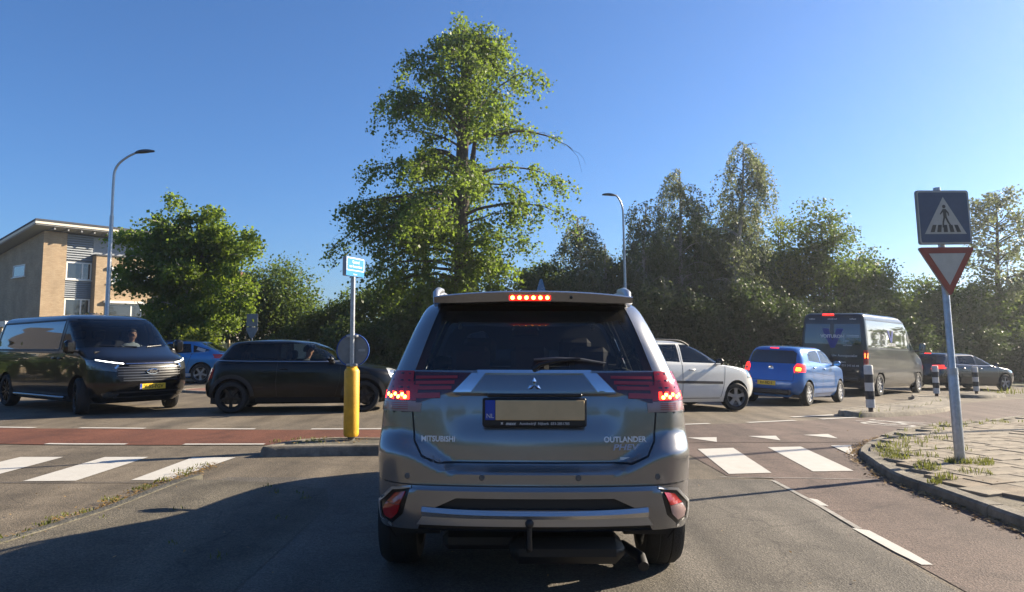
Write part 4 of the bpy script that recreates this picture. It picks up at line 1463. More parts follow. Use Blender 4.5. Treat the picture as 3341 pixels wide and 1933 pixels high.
for sg in (1, -1):
    k = (lambda P: P) if sg > 0 else pm
    fs = V.cut([k([(.58, .80), (.60, .955), (.88, 1.03), (.99, 1.03), (.99, .86)])], 'y', 1, .12)
    hl = V.take(fs, 'headlight', M_LAMPIN, .004)
    mb = MB(); V.strip('y', 1, [(sg * .50, .955), (sg * .60, .968), (sg * .74, .995), (sg * .86, 1.028)], .018, 'x', None, .008, mb=mb)
    mb.build('running_light', M_DRL, hl)
    mb = MB(); V.strip('y', 1, [(sg * .585, .93), (sg * .64, .87)], .03, 'x', None, .006, mb=mb); mb.build('lamp_reflector', M_CHROME, hl)
    V.front([k([(.55, .40), (.70, .43), (.80, .40), (.76, .33), (.60, .33)])], 'fog_lamp', M_LAMPIN, .0)
for x0, x1, z in ((-.66, .66, .42), (-.62, .62, .33)):
    mb = MB(); V.strip('y', 1, [(x0, z), (x1, z)], .03, 'x', None, .006, mb=mb); mb.build('bumper_trim', mat('dark_satin', (.03, .03, .032), .3), V.root)
p = fr_(0, .51, .01)
plate(V, 'V-55-FGV', (.0, p.y + .012, .515), .50, .108, 1, size=.098, sx=.92)
# oval emblem
p = fr_(0, .80, .012)
ring = [(.115 * math.cos(2 * PI * i / 28), .046 * math.sin(2 * PI * i / 28)) for i in range(28)]
mb = MB(); mb.prism([(a, .80 + b) for a, b in ring], p.y - .03, p.y + .004, 'y'); eo = mb.build('emblem', mat('emblem_dark', (.02, .02, .025), .25), V.root)
mb = MB(); mb.tube([(a, p.y + .006, .80 + b) for a, b in ring + ring[:1]], .006, 6); mb.build('emblem_ring', M_CHROME, eo, True)
lettering('Ford', .075, M_CHROME, eo, (0, p.y + .006, .80), (-1, 0, 0), (0, 0, 1), .002, .001, .35)
V.seams([('y', 1, [(-.86, 1.04), (-.6, .965), (.6, .965), (.86, 1.04)])] + [('x', sg, l) for sg in (1, -1) for l in ([(1.82, 1.2), (1.6, .95), (1.2, .85)], [(.84, 1.8), (.84, .4)], [(-.75, 1.2), (-.75, .4)], [(-.75, 1.0), (-2.6, 1.0)])])
V.seams([('x', sg, [(1.0, 1.10), (-2.5, 1.05)]) for sg in (1, -1)], 'body_crease', .012, mat('crease', (.02, .02, .022), .3))
for yy in (.68, .96):
    for sg in (1, -1):
        h, n = V.on('x', sg, yy, 1.05)
        mb = MB(); mb.box((h.x + sg * .018, yy, 1.05), (.03, .17, .035), 0, .01); mb.build('door_handle', M_BLKP, V.root, True)
for sg in (1, -1):
    V.strip('x', sg, [(.82, 1.215), (-2.48, 1.215), (-2.50, 1.30), (-2.40, 1.79), (.82, 1.82)], .035, 'window_surround', M_DARK, .004, closed=True)
V.arches((-1.75, 1.75), .345, .05)
V.wheels((-1.75, 1.75), .87, .345, .225, 'alloy10', mat('black_alloy', (.02, .02, .021), .3, metal=.6), steer=.28)
for sg in (1, -1):
    mb = MB(); mb.tube([(sg * .97, -1.25, .30), (sg * 1.0, -1.1, .30), (sg * 1.0, 1.1, .30), (sg * .97, 1.25, .30)], .032, 10); mb.build('side_step_bar', mat('step_steel', (.25, .26, .28), .25, metal=.9), V.root, True)
mirror(V, 1, .93, 1.62, 1.28, M_BLKP, (.2, .14, .26), .1); mirror(V, -1, .93, 1.62, 1.28, M_BLKP, (.2, .14, .26), .1)
mb = MB(); mb.prism([(-.18, 1.965), (.12, 1.965), (.04, 1.99), (-.14, 1.99)], -.1, .1, 'x'); mb.build('roof_pod', M_BLKP, V.root)
for sg in (1, -1):
    mb = MB(); mb.tube([fr_(sg * .1 - .1, 1.262, .01), fr_(sg * .45 - .1, 1.285, .012), fr_(sg * .45 + .2, 1.30, .012)], [.012, .009, .006], 6); mb.build('wiper', M_BLACK, V.root, True)
cabin(V.root, VAN, [(.85, .62, .66, (-.45, .1, .48))], 1.74, 1.19, -.45, w=.8)
mb = MB(); mb.box((0, .38, 1.05), (1.55, .04, 1.3), 0, .01); mb.build('bulkhead', mat('bulkhead_grey', (.05, .055, .06), .7), V.root)
V.finish(M_BLKP, True)

# ------------------------------------------------------------------ small dark hatchback, side on
M_MINI = mat('dark_green_black_paint', (.0025, .003, .004), .35, coat=.6, spec=.1)
MIN = dict(
    F=[(.18, 1.86), (.35, 1.97), (.55, 1.99), (.70, 1.96), (.80, 1.86), (.86, 1.62), (.905, 1.28), (.95, 1.02), (.98, .93), (1.32, .30), (1.375, .02), (1.41, -.42)],
    R=[(.25, -1.70), (.33, -1.82), (.5, -1.84), (.62, -1.80), (.78, -1.75), (.95, -1.68), (1.05, -1.60), (1.28, -1.42), (1.345, -1.34), (1.39, -.95), (1.41, -.5)],
    W=[(.18, .77), (.28, .835), (.5, .862), (.75, .855), (.9, .835), (.965, .81), (1.0, .785), (1.2, .715), (1.32, .655), (1.37, .575), (1.397, .37), (1.41, .06)],
    RF=[(.2, .42), (.8, .42), (1.0, .32), (1.35, .25)], RR=[(.2, .28), (.9, .22), (1.3, .2)], BF=[(.2, .16), (.8, .2), (1.0, .2), (1.3, .14)], BR=[(.2, .12), (1.3, .1)], TF=.07, TR=.05, res=1.3)
K = Car('hatchback', 'small black three-door hatchback passing behind the yellow signpost', 'car', MIN, (-4.27, 15.15), 83)
K.front([[(-.70, 1.0), (.70, 1.0), (.56, 1.32), (-.56, 1.32)]], 'windscreen', G_CLEAR, -.005, .15)
K.rear([[(-.60, 1.0), (.60, 1.0), (.50, 1.29), (-.50, 1.29)]], 'rear_window', G_DARK, -.005)
K.both([(.78, 1.0), (-.36, 1.0), (-.36, 1.325), (.28, 1.325)], 'door_window', G_SIDE, -.005)
K.both([(-.42, 1.0), (-1.46, 1.03), (-1.30, 1.27), (-1.2, 1.31), (-.42, 1.325)], 'side_window', G_DARK, -.005)
for sg in (1, -1):
    K.strip('x', sg, [(1.0, .978), (.3, .975), (-.9, .985), (-1.55, 1.0)], .016, 'belt_trim', mat('satin_trim', (.45, .45, .45), .25, metal=.9), .005)
    k = (lambda P: P) if sg > 0 else pm
    # oval headlamp with bright ring
    cx, cz, nseg = .53, .70, 18
    el = [(cx + .135 * math.cos(2 * PI * i / nseg), cz + .115 * math.sin(2 * PI * i / nseg)) for i in range(nseg)]
    hl = K.front([k(el)], 'headlight', mat('lamp_blue_clear', (.35, .38, .42), .08, metal=.7, coat=1.), .006, .08)
    mb = MB(); K.strip('y', 1, k(el), .03, 'x', None, .011, mb=mb, closed=True)
    mb.build('headlight_ring', mat('ring_white', (.75, .75, .76), .2, metal=.6), hl)
    fs = K.cut([k([(.48, .62), (.70, .62), (.74, .84), (.50, .86)])], 'y', -1, .1)
    K.take(fs, 'tail_light', M_TAIL, .012)
    K.strip('x', sg, [(-1.66, .66), (-1.63, .84)], .07, 'tail_light', M_TAIL, .008)
    for ya in (-1.2475, 1.2475):
        arc = [(ya + .40 * math.cos(t), .30 + .40 * math.sin(t)) for t in [PI * (.02 + .96 * i / 16) for i in range(17)]]
        K.strip('x', sg, arc, .075, 'arch_trim', M_DARK, .012)
    K.strip('x', sg, [(-.80, .25), (.80, .25)], .09, 'sill_trim', M_DARK, .010)
K.seams([('x', sg, l) for sg in (1, -1) for l in ([(.80, .96), (.78, .6), (.70, .32)], [(-.40, .96), (-.42, .6), (-.40, .32)], [(.70, .30), (-.38, .30)])])
K.front([[(-.30, .42), (.30, .42), (.36, .66), (-.36, .66)]], 'grille', M_BLACK, -.02)
for sg in (1, -1):
    h, n = K.on('x', sg, -.28, .84)
    mb = MB(); mb.box((h.x + sg * .015, -.28, .84), (.03, .16, .03), 0, .01); mb.build('door_handle', M_BLACK, K.root, True)
K.arches((-1.2475, 1.2475), .305, .045)
K.wheels((-1.2475, 1.2475), .745, .305, .195, 'alloy5', mat('black_alloy', (.02, .02, .021), .3, metal=.6), steer=-.12)
mirror(K, 1, .80, .62, 1.02, M_MINI, (.17, .11, .13), .07); mirror(K, -1, .80, .62, 1.02, M_MINI, (.17, .11, .13), .07)
cabin(K.root, MIN, [(.0, .24, .60, (-.36, .36)), (-.85, .26, .55, (-.33, .33))], .78, .93, -.36)
mb = MB(); mb.lathe([(.001, .22), (.004, .21), (.006, .0), (.012, -.01)], 8, 'z', (0, -1.2, 1.37)); mb.build('aerial', M_BLACK, K.root)
p, n = K.on('y', -1, 0, .5)
plate(K, '', (0, p.y - .01, .52), .5, .11, -1)
K.finish(M_MINI, False)

def side_windows(car, y0, y1, y2, y3, y4, y5, zb, zt, zbr=None, pr=True, front=G_SIDE, rearm=None, rise=.04):
    """front door glass from y0 (sill) / y1 (top) to y2; rear glass from y3 to y4 (sill) / y5 (top)"""
    car.both([(y0, zb), (y2, zb + rise * .3), (y2, zt), (y1, zt)], 'door_window', front, -.005)
    car.both([(y3, zb + rise * .3), (y4, zb + rise), (y5, zt - .02), (y3, zt)], 'door_window', rearm or front, -.005)

# ------------------------------------------------------------------ white estate with roof rails
EST = tables(4.24, 1.66, 1.47, 2.46, .84, .86, 1.05, 1.0, 1.85, 1.0, .38, .12)
EST.update(RF=[(.2, .42), (.9, .38), (1.0, .3), (1.4, .25)], RR=[(.2, .2)], BF=[(.2, .18), (.9, .22), (1.0, .18), (1.4, .12)], BR=[(.2, .07)], TF=.08, TR=.05)
M_WHP = mat('white_paint', (.62, .62, .59), .28, coat=.9, var=.04, scale=4)
E_ = Car('estate_car', 'white estate car with black roof rails, half hidden behind the SUV', 'car', EST, (3.30, 16.0), 63)
E_.front([[(-.68, 1.04), (.68, 1.04), (.54, 1.36), (-.54, 1.36)]], 'windscreen', G_CLEAR, -.005, .15)
E_.rear([[(-.62, 1.0), (.62, 1.0), (.52, 1.34), (-.52, 1.34)]], 'rear_window', G_DARK, -.005)
side_windows(E_, .86, .20, -.22, -.30, -1.08, -1.02, 1.0, 1.375)
E_.both([(-1.15, 1.04), (-1.82, 1.07), (-1.66, 1.32), (-1.1, 1.36)], 'quarter_window', G_DARK, -.005)
for sg in (1, -1):
    E_.strip('x', sg, [(.82, .60), (-1.0, .62)], .055, 'rub_strip', mat('dark_brown_trim', (.025, .02, .02), .5), .008)
    k = (lambda P: P) if sg > 0 else pm
    E_.front([k([(.50, .72), (.78, .70), (.76, .88), (.56, .86)])], 'headlight', mat('lamp_blue_clear', (.35, .38, .42), .08), .004, .08)
    E_.take(E_.cut([k([(.55, .80), (.8, .80), (.8, 1.1), (.58, 1.1)])], 'y', -1, .1), 'tail_light', M_TAIL, .006)
    h, n = E_.on('x', sg, -.02, .86)
    mb = MB(); mb.box((h.x + sg * .015, -.02, .86), (.03, .17, .03), 0, .01); mb.build('door_handle', M_WHP, E_.root, True)
E_.seams([('x', sg, l) for sg in (1, -1) for l in ([(.90, .98), (.86, .6), (.78, .3)], [(-.26, 1.36), (-.26, .28)], [(-1.10, 1.36), (-1.1, .9), (-.85, .45)], [(.76, .28), (-.9, .28)])], w=.012)
E_.front([[(-.4, .66), (.4, .66), (.44, .82), (-.44, .82)]], 'grille', M_BLACK, -.015)
E_.arches((-1.23, 1.23), .30, .05)
E_.wheels((-1.23, 1.23), .72, .30, .19, 'hub5', mat('grey_alloy', (.32, .32, .33), .35, metal=.7), steer=.3)
roof_rail(E_, .565, -1.55, .1, .05, M_BLACK, .018)
mirror(E_, 1, .80, .66, 1.04, M_BLACK, (.17, .11, .14), .06); mirror(E_, -1, .80, .66, 1.04, M_BLACK, (.17, .11, .14), .06)
cabin(E_.root, EST, [(.05, .32, .60, (-.36, .36)), (-.78, .34, .56, (-.36, .36))], .85, .96)
E_.finish(M_WHP, True)

# ------------------------------------------------------------------ blue city car
CITY = tables(3.675, 1.60, 1.476, 2.385, .72, .88, .92, 1.02, 1.52, 1.02, .30, .14)
CITY.update(RF=[(.2, .4), (1.0, .3), (1.4, .2)], RR=[(.2, .26), (1.0, .2), (1.4, .2)], BF=[(.2, .18), (1.4, .12)], BR=[(.2, .1), (1.4, .08)], TF=.08, TR=.06, res=1.2)
M_BLUE = mat('blue_metallic', (.015, .13, .42), .28, metal=.35, coat=1., var=.05, scale=3)
B_ = Car('city_car', 'small bright blue hatchback with its indicator lit, behind the dark van', 'car', CITY, (7.5, 19.75), 41)
B_.rear([[(-.58, 1.02), (.58, 1.02), (.56, 1.28), (.47, 1.34), (-.47, 1.34), (-.56, 1.28)]], 'rear_window', mat('dark_back_glass', (.006, .008, .012), .03, coat=1., spec=.8), -.004)
B_.front([[(-.66, 1.06), (.66, 1.06), (.52, 1.36), (-.52, 1.36)]], 'windscreen', G_CLEAR, -.005, .15)
B_.both([(.62, 1.03), (-.22, 1.04), (-.20, 1.365), (.16, 1.365)], 'door_window', G_SIDE, -.005)
B_.both([(-.29, 1.05), (-1.05, 1.10), (-1.0, 1.26), (-.8, 1.34), (-.27, 1.365)], 'door_window', G_SIDE, -.005)
for sg in (1, -1):
    k = (lambda P: P) if sg > 0 else pm
    fs = B_.cut([k([(.57, .80), (.55, .93), (.60, 1.02), (.86, 1.0), (.86, .84)])], 'y', -1, .06)
    t_ = B_.take(fs, 'tail_light', M_TAILON, .01)
    h, n = B_.on('y', -1, sg * .645, .885)
    B_.strip('y', -1, [(sg * .60, .885), (sg * .69, .885)], .07, 'indicator', M_ORANGE if sg > 0 else M_CLEARL, .016, parent=t_)
    B_.strip('y', -1, [(sg * .58, .80), (sg * .66, .80)], .05, 'reversing_light', M_CLEARL, .013, parent=t_)
    B_.strip('x', sg, [(.95, .70), (.3, .74), (-.5, .80), (-1.2, .86)], .014, 'body_crease', M_BLUE, .010)
    B_.strip('x', sg, [(-.75, .42), (.65, .40)], .016, 'body_crease', M_BLUE, .010)
    for yy in (-.10, -.82):
        h, n = B_.on('x', sg, yy, .90 + (.03 if yy < -.5 else 0))
        mb = MB(); mb.box((h.x + sg * .015, yy, h.z), (.03, .15, .03), 0, .01); mb.build('door_handle', M_BLUE, B_.root, True)
B_.seams([('x', sg, l) for sg in (1, -1) for l in ([(.66, 1.0), (.62, .6), (.58, .3)], [(-.25, 1.36), (-.26, .3)], [(-1.1, 1.1), (-.95, .75), (-.75, .45)], [(.56, .28), (-.7, .28)])] + [('y', -1, [(-.56, .78), (-.56, .60), (.56, .60), (.56, .78)])], w=.011)
p, n = B_.on('y', -1, 0, .50)
plate(B_, 'RV-982-S', (-.10, p.y - .01, .53), .50, .11, -1, size=.09, sx=.9)
p, n = B_.on('y', -1, 0, .90)
mb = MB(); mb.lathe([(.052, -.008), (.06, -.012), (.066, -.006), (.066, .02), (.050, .02)], 24, 'y', (0, p.y, .90)); mb.tube([(-.055, p.y - .01, .895), (0, p.y - .012, .912), (.055, p.y - .01, .905)], .008, 6); mb.build('emblem', M_CHROME, B_.root, True)
mb = MB(); mb.box((0, p.y + .47, 1.40), (.20, .02, .03), 0, .005)
h, n = B_.on('y', -1, 0, 1.395)
mb = MB(); mb.box((0, h.y - .0, 1.395), (.22, .03, .024), 0, .006); mb.build('high_brake_light', M_TAILON, B_.root)
mb = MB(); mb.lathe([(.001, .32), (.003, .31), (.005, .02), (.02, .0)], 8, 'z', (0, -.95, 1.46)); mb.build('aerial', M_BLACK, B_.root)
mb = MB(); mb.box((0, -1.86, .33), (1.1, .16, .12), 0, .03); mb.build('bumper_lower', M_DARK, B_.root)
B_.arches((-1.1925, 1.1925), .295, .045)
B_.wheels((-1.1925, 1.1925), .70, .295, .185, 'cap', mat('wheel_cover', (.55, .55, .55), .35, metal=.4))
mirror(B_, 1, .76, .62, 1.05, M_BLUE, (.17, .11, .13), .06); mirror(B_, -1, .76, .62, 1.05, M_BLUE, (.17, .11, .13), .06)
cabin(B_.root, CITY, [(.0, .34, .60, (-.34, .34)), (-.78, .36, .55, (-.32, .32))], .72, .98)
B_.finish(M_BLUE, True)

# ------------------------------------------------------------------ tall dark van with lettering
TALL = dict(
    F=[(.25, 2.78), (.45, 2.86), (.8, 2.84), (1.05, 2.70), (1.25, 2.25), (1.35, 2.0), (1.42, 1.85), (2.15, 1.15), (2.38, .75), (2.47, .2), (2.50, -.4)],
    R=[(.35, -2.86), (.55, -2.92), (1.5, -2.91), (2.3, -2.85), (2.42, -2.78), (2.48, -2.3), (2.50, -1.2)],
    W=[(.25, .92), (.4, .985), (.6, 1.01), (1.3, 1.0), (1.7, .965), (2.2, .915), (2.38, .87), (2.45, .76), (2.485, .5), (2.50, .08)],
    RF=[(.2, .4), (2.3, .3)], RR=[(.2, .09)], BF=[(.2, .22), (2.2, .2)], BR=[(.2, .02)], TF=.06, TR=.01)
M_NAVY = mat('dark_navy_paint', (.006, .008, .013), .3, coat=.8, spec=.2)
T_ = Car('delivery_van', 'tall dark delivery van with white lettering and a blue emblem on its back doors', 'van', TALL, (12.3, 25.7), 45, scale=1.06)
T_.rear([[(-.84, 1.52), (-.06, 1.52), (-.06, 2.12), (-.80, 2.12)]], 'rear_window', mat('dark_back_glass', (.006, .008, .012), .03), -.004)
T_.rear([[(.06, 1.52), (.84, 1.52), (.80, 2.12), (.06, 2.12)]], 'rear_window', mat('dark_back_glass', (.006, .008, .012), .03), -.004)
T_.front([[(-.82, 1.46), (.82, 1.46), (.74, 2.14), (-.74, 2.14)]], 'windscreen', G_CLEAR, -.005, .15)
T_.both([(1.78, 1.44), (.95, 1.40), (.95, 2.08), (1.25, 2.08)], 'door_window', G_SIDE, -.005)
T_.both([(.80, 1.45), (-2.72, 1.45), (-2.66, 2.24), (.74, 2.24)], 'side_window', mat('van_dark_glass', (.004, .005, .006), .02), -.004)
for sg in (1, -1):
    k = (lambda P: P) if sg > 0 else pm
    t_ = T_.take(T_.cut([k([(.90, .86), (1.05, .86), (1.05, 1.36), (.90, 1.36)])], 'y', -1, .05), 'tail_light', M_TAIL, .008)
    T_.strip('y', -1, [(sg * .93, 1.20), (sg * .99, 1.20)], .14, 'brake_light', M_LED, .014, parent=t_)
    T_.strip('y', -1, [(sg * .93, .94), (sg * .99, .94)], .10, 'reversing_light', M_CLEARL, .012, parent=t_)
    T_.strip('x', sg, [(.8, 1.40), (-2.78, 1.40)], .03, 'side_rail', mat('rail_dark', (.1, .1, .11), .3, metal=.7), .012)
    T_.strip('x', sg, [(2.0, .75), (-2.8, .75)], .09, 'rub_strip', M_DARK, .012)
    T_.strip('x', sg, [(-2.68, 2.27), (.7, 2.27)], .03, 'roof_gutter', mat('rail_dark', (.1, .1, .11), .3), .010)
mb = MB(); h, n = T_.on('y', -1, -.12, 2.42); mb.box((-.12, -2.86, 2.40), (.34, .04, .05), 0, .01); mb.build('high_brake_light', M_TAILON, T_.root)
T_.seams([('y', -1, [(0, .5), (0, 2.3)]), ('y', -1, [(-.9, .55), (.9, .55)])] + [('x', sg, l) for sg in (1, -1) for l in ([(.88, 2.2), (.88, .45)], [(-.6, 1.4), (-.6, .45)], [(1.9, 1.4), (1.8, .5)])], w=.014)
tsrf = lambda p, Z: (lambda h: h[0] + Vector((0, -.006, 0)) if h[0] is not None else None)(T_.on('y', -1, p.x, p.z))
M_LETW = mat('vinyl_white', (.6, .6, .6), .5)
M_LETB = mat('vinyl_blue', (.008, .02, .20), .4)
vb = MB()
for pts in ([(-.30, 1.98), (-.10, 1.98), (.02, 1.62), (.02, 1.40), (-.04, 1.40)], [(.34, 1.98), (.14, 1.98), (.02, 1.62), (.02, 1.40), (.08, 1.40)]):
    vb.add([tsrf(Vector((x, 0, z)), None) + Vector((0, -.002, 0)) for x, z in pts], [tuple(range(len(pts)))])
vb.build('blue_emblem', M_LETB, T_.root)
for txt, sz, x, z, al, bd in (('VOITURON', .135, -.34, 1.745, 'LEFT', .004), ('vwijfzee', .06, -.62, 2.27, 'CENTER', 0), ('wittebrood', .06, .0, 2.27, 'CENTER', 0), ('verhuur', .06, .60, 2.27, 'CENTER', 0),
                      ('Eigen', .085, .42, 1.62, 'CENTER', 0), ('vervoer', .085, .46, 1.49, 'CENTER', 0), ('Uw Autospecialist', .10, .36, 1.18, 'CENTER', 0), ('Nijkerk', .065, .20, .99, 'LEFT', 0), ('T 033 245 66 44', .085, .20, .89, 'LEFT', 0)):
    lettering(txt, sz, M_LETW, T_.root, (x, -2.95, z), (1, 0, 0), (0, 0, 1), .001, bd, 0, 1., surf=tsrf, align=al)
for z in (1.775, 1.735): 
    T_.strip('y', -1, [(.42, z), (.78, z)], .012, 'lettering', M_LETW, .008)
xs_ = lambda p, Z: (lambda h: h[0] + Vector((.006, 0, 0)) if h[0] is not None else None)(T_.on('x', 1, p.y, p.z))
vb = MB()
for pts in ([(-1.02, 1.98), (-.86, 1.98), (-.74, 1.75), (-.74, 1.62), (-.80, 1.62)], [(-.46, 1.98), (-.62, 1.98), (-.74, 1.75), (-.74, 1.62), (-.68, 1.62)]):
    vb.add([xs_(Vector((0, y, z)), None) for y, z in pts], [tuple(range(len(pts)))])
vb.build('blue_emblem', M_LETB, T_.root)
lettering('VOITURON', .13, M_LETW, T_.root, (1.05, -.74, 1.55), (0, 1, 0), (0, 0, 1), .001, .003, 0, 1., surf=xs_)
T_.arches((-1.82, 1.82), .345, .05)
T_.wheels((-1.82, 1.82), .88, .345, .22, 'cap', mat('steel_rim', (.35, .35, .36), .4, metal=.7))
mirror(T_, 1, .97, 1.72, 1.5, M_BLACK, (.2, .12, .32), .16); mirror(T_, -1, .97, 1.72, 1.5, M_BLACK, (.2, .12, .32), .16)
mb = MB(); mb.box((0, -2.93, .5), (1.6, .14, .12), 0, .03); mb.build('rear_step', M_DARK, T_.root)
T_.finish(M_NAVY, False)

# ------------------------------------------------------------------ dark hatchback farther right, blue crossover and two half-hidden dark cars
M_DGREY = mat('dark_grey_paint', (.035, .037, .042), .22, metal=.4, coat=1.)
M_CBLUE = mat('mid_blue_paint', (.01, .17, .42), .28, metal=.35, coat=1.)
def family(name, label, pos, head, m, dims, black_roof=False, lit=False, group=None, rtop=.42):
    L_, W_, H_, wb = dims
    T = tables(L_, W_, H_, wb, .90, .80, 1.15, .97, 2.05, .98, rtop, .14 if rtop < .5 else .2)
    T.update(RF=[(.2, .42), (.9, .38), (1.4, .25)], RR=[(.2, .26), (1.0, .2)], BF=[(.2, .2), (1.4, .12)], BR=[(.2, .1)], TF=.08, TR=.07)
    o = Car(name, label, 'car', T, pos, head, group)
    zt = H_ - .105
    yF = wb / 2 + .9; yR = yF - L_
    o.front([[(-.70, 1.0), (.70, 1.0), (.56, zt), (-.56, zt)]], 'windscreen', G_CLEAR, -.005, .15)
    o.rear([[(-.62, 1.0), (.62, 1.0), (.52, zt), (-.52, zt)]], 'rear_window', G_DARK, -.005)
    o.both([(yF - 1.30, .99), (-.08, .99), (-.08, zt), (yF - 2.06, zt)], 'door_window', G_SIDE, -.005)
    o.both([(-.15, .99), (-.98, 1.03), (-.90, zt - .02), (-.15, zt)], 'door_window', G_DARK, -.005)
    o.both([(-1.04, 1.03), (yR + .55, 1.10), (-1.0, zt - .06)], 'quarter_window', G_DARK, -.005)
    for sg in (1, -1):
        k = (lambda P: P) if sg > 0 else pm
        o.take(o.cut([k([(.50, .80), (.52, .95), (.92, .97), (.92, .84)])], 'y', -1, .06), 'tail_light', M_TAILON if lit else M_TAIL, .008)
        o.front([k([(.50, .66), (.88, .70), (.88, .82), (.56, .78)])], 'headlight', mat('lamp_blue_clear', (.35, .38, .42), .08), .004, .06)
        o.strip('x', sg, [(yF - 1.3, .972), (-.1, .972), (-1.0, 1.0), (yR + .6, 1.07)], .018, 'belt_trim', mat('satin_trim', (.45, .45, .45), .25), .006)
        for yy in (.05, -.80):
            h, n = o.on('x', sg, yy, .86)
            mb = MB(); mb.box((h.x + sg * .015, yy, .86), (.03, .18, .03), 0, .01); mb.build('door_handle', m, o.root, True)
    o.seams([('x', sg, l) for sg in (1, -1) for l in ([(yF - 1.25, .95), (yF - 1.3, .35)], [(-.11, zt), (-.12, .3)], [(-1.0, 1.0), (-.85, .5)])], w=.012)
    if lit:
        h, n = o.on('y', -1, 0, H_ - .06)
        mb = MB(); mb.box((0, h.y, H_ - .06), (.30, .03, .03), 0, .006); mb.build('high_brake_light', M_TAILON, o.root)
    o.arches((-wb / 2, wb / 2), .33, .05)
    o.wheels((-wb / 2, wb / 2), W_ / 2 - .1, .33, .21, 'alloy5', mat('grey_alloy', (.32, .32, .33), .35))
    for sg in (1, -1): mirror(o, sg, W_ / 2 - .03, yF - 1.45, 1.02, M_BLACK, (.18, .11, .14), .06)
    return o
q = family('family_hatchback', 'dark grey hatchback with lit high brake light, behind the striped bollards', (17.9, 29.7), 72, M_DGREY, (4.35, 1.80, 1.46, 2.65), lit=True)
cabin(q.root, {}, [(.0, .3, .6, (-.36, .36)), (-.8, .3, .56, (-.36, .36))], .95, .94)
q.finish(M_DGREY, False)
q = family('family_hatchback', 'dark car cut off by the right edge of the picture', (26.4, 34.6), 70, M_DGREY, (4.4, 1.8, 1.48, 2.65), lit=True)
q.finish(M_DGREY, False)
q = family('crossover', 'mid-blue crossover with dark glass between the black van and the black hatchback', (-11.75, 25.4), 268, M_CBLUE, (4.36, 1.80, 1.44, 2.64), rtop=.85)
for sg in (1, -1):
    q.strip('x', sg, [(1.0, .30), (-1.0, .30)], .10, 'sill_trim', mat('sill_white', (.6, .6, .62), .3), .012)
    q.strip('x', sg, [(-1.3, .80), (1.2, .70)], .014, 'body_crease', M_CBLUE, .010)
    q.strip('x', sg, [(-1.14, 1.16), (-1.42, 1.08)], .10, 'pillar_panel', mat('pillar_grey', (.35, .35, .36), .5), .008)
cabin(q.root, {}, [(.0, .34, .64, (-.38, .38)), (-.8, .34, .58, (-.38, .38))], .95, 1.0)
q.finish(M_CBLUE, False)
q = family('family_hatchback', 'dark car mostly hidden behind the blue crossover', (-14.2, 28.9), 270, mat('dark_blue_paint', (.012, .016, .028), .25, coat=1.), (4.4, 1.8, 1.52, 2.65))
q.finish(MATS['dark_blue_paint'], False)
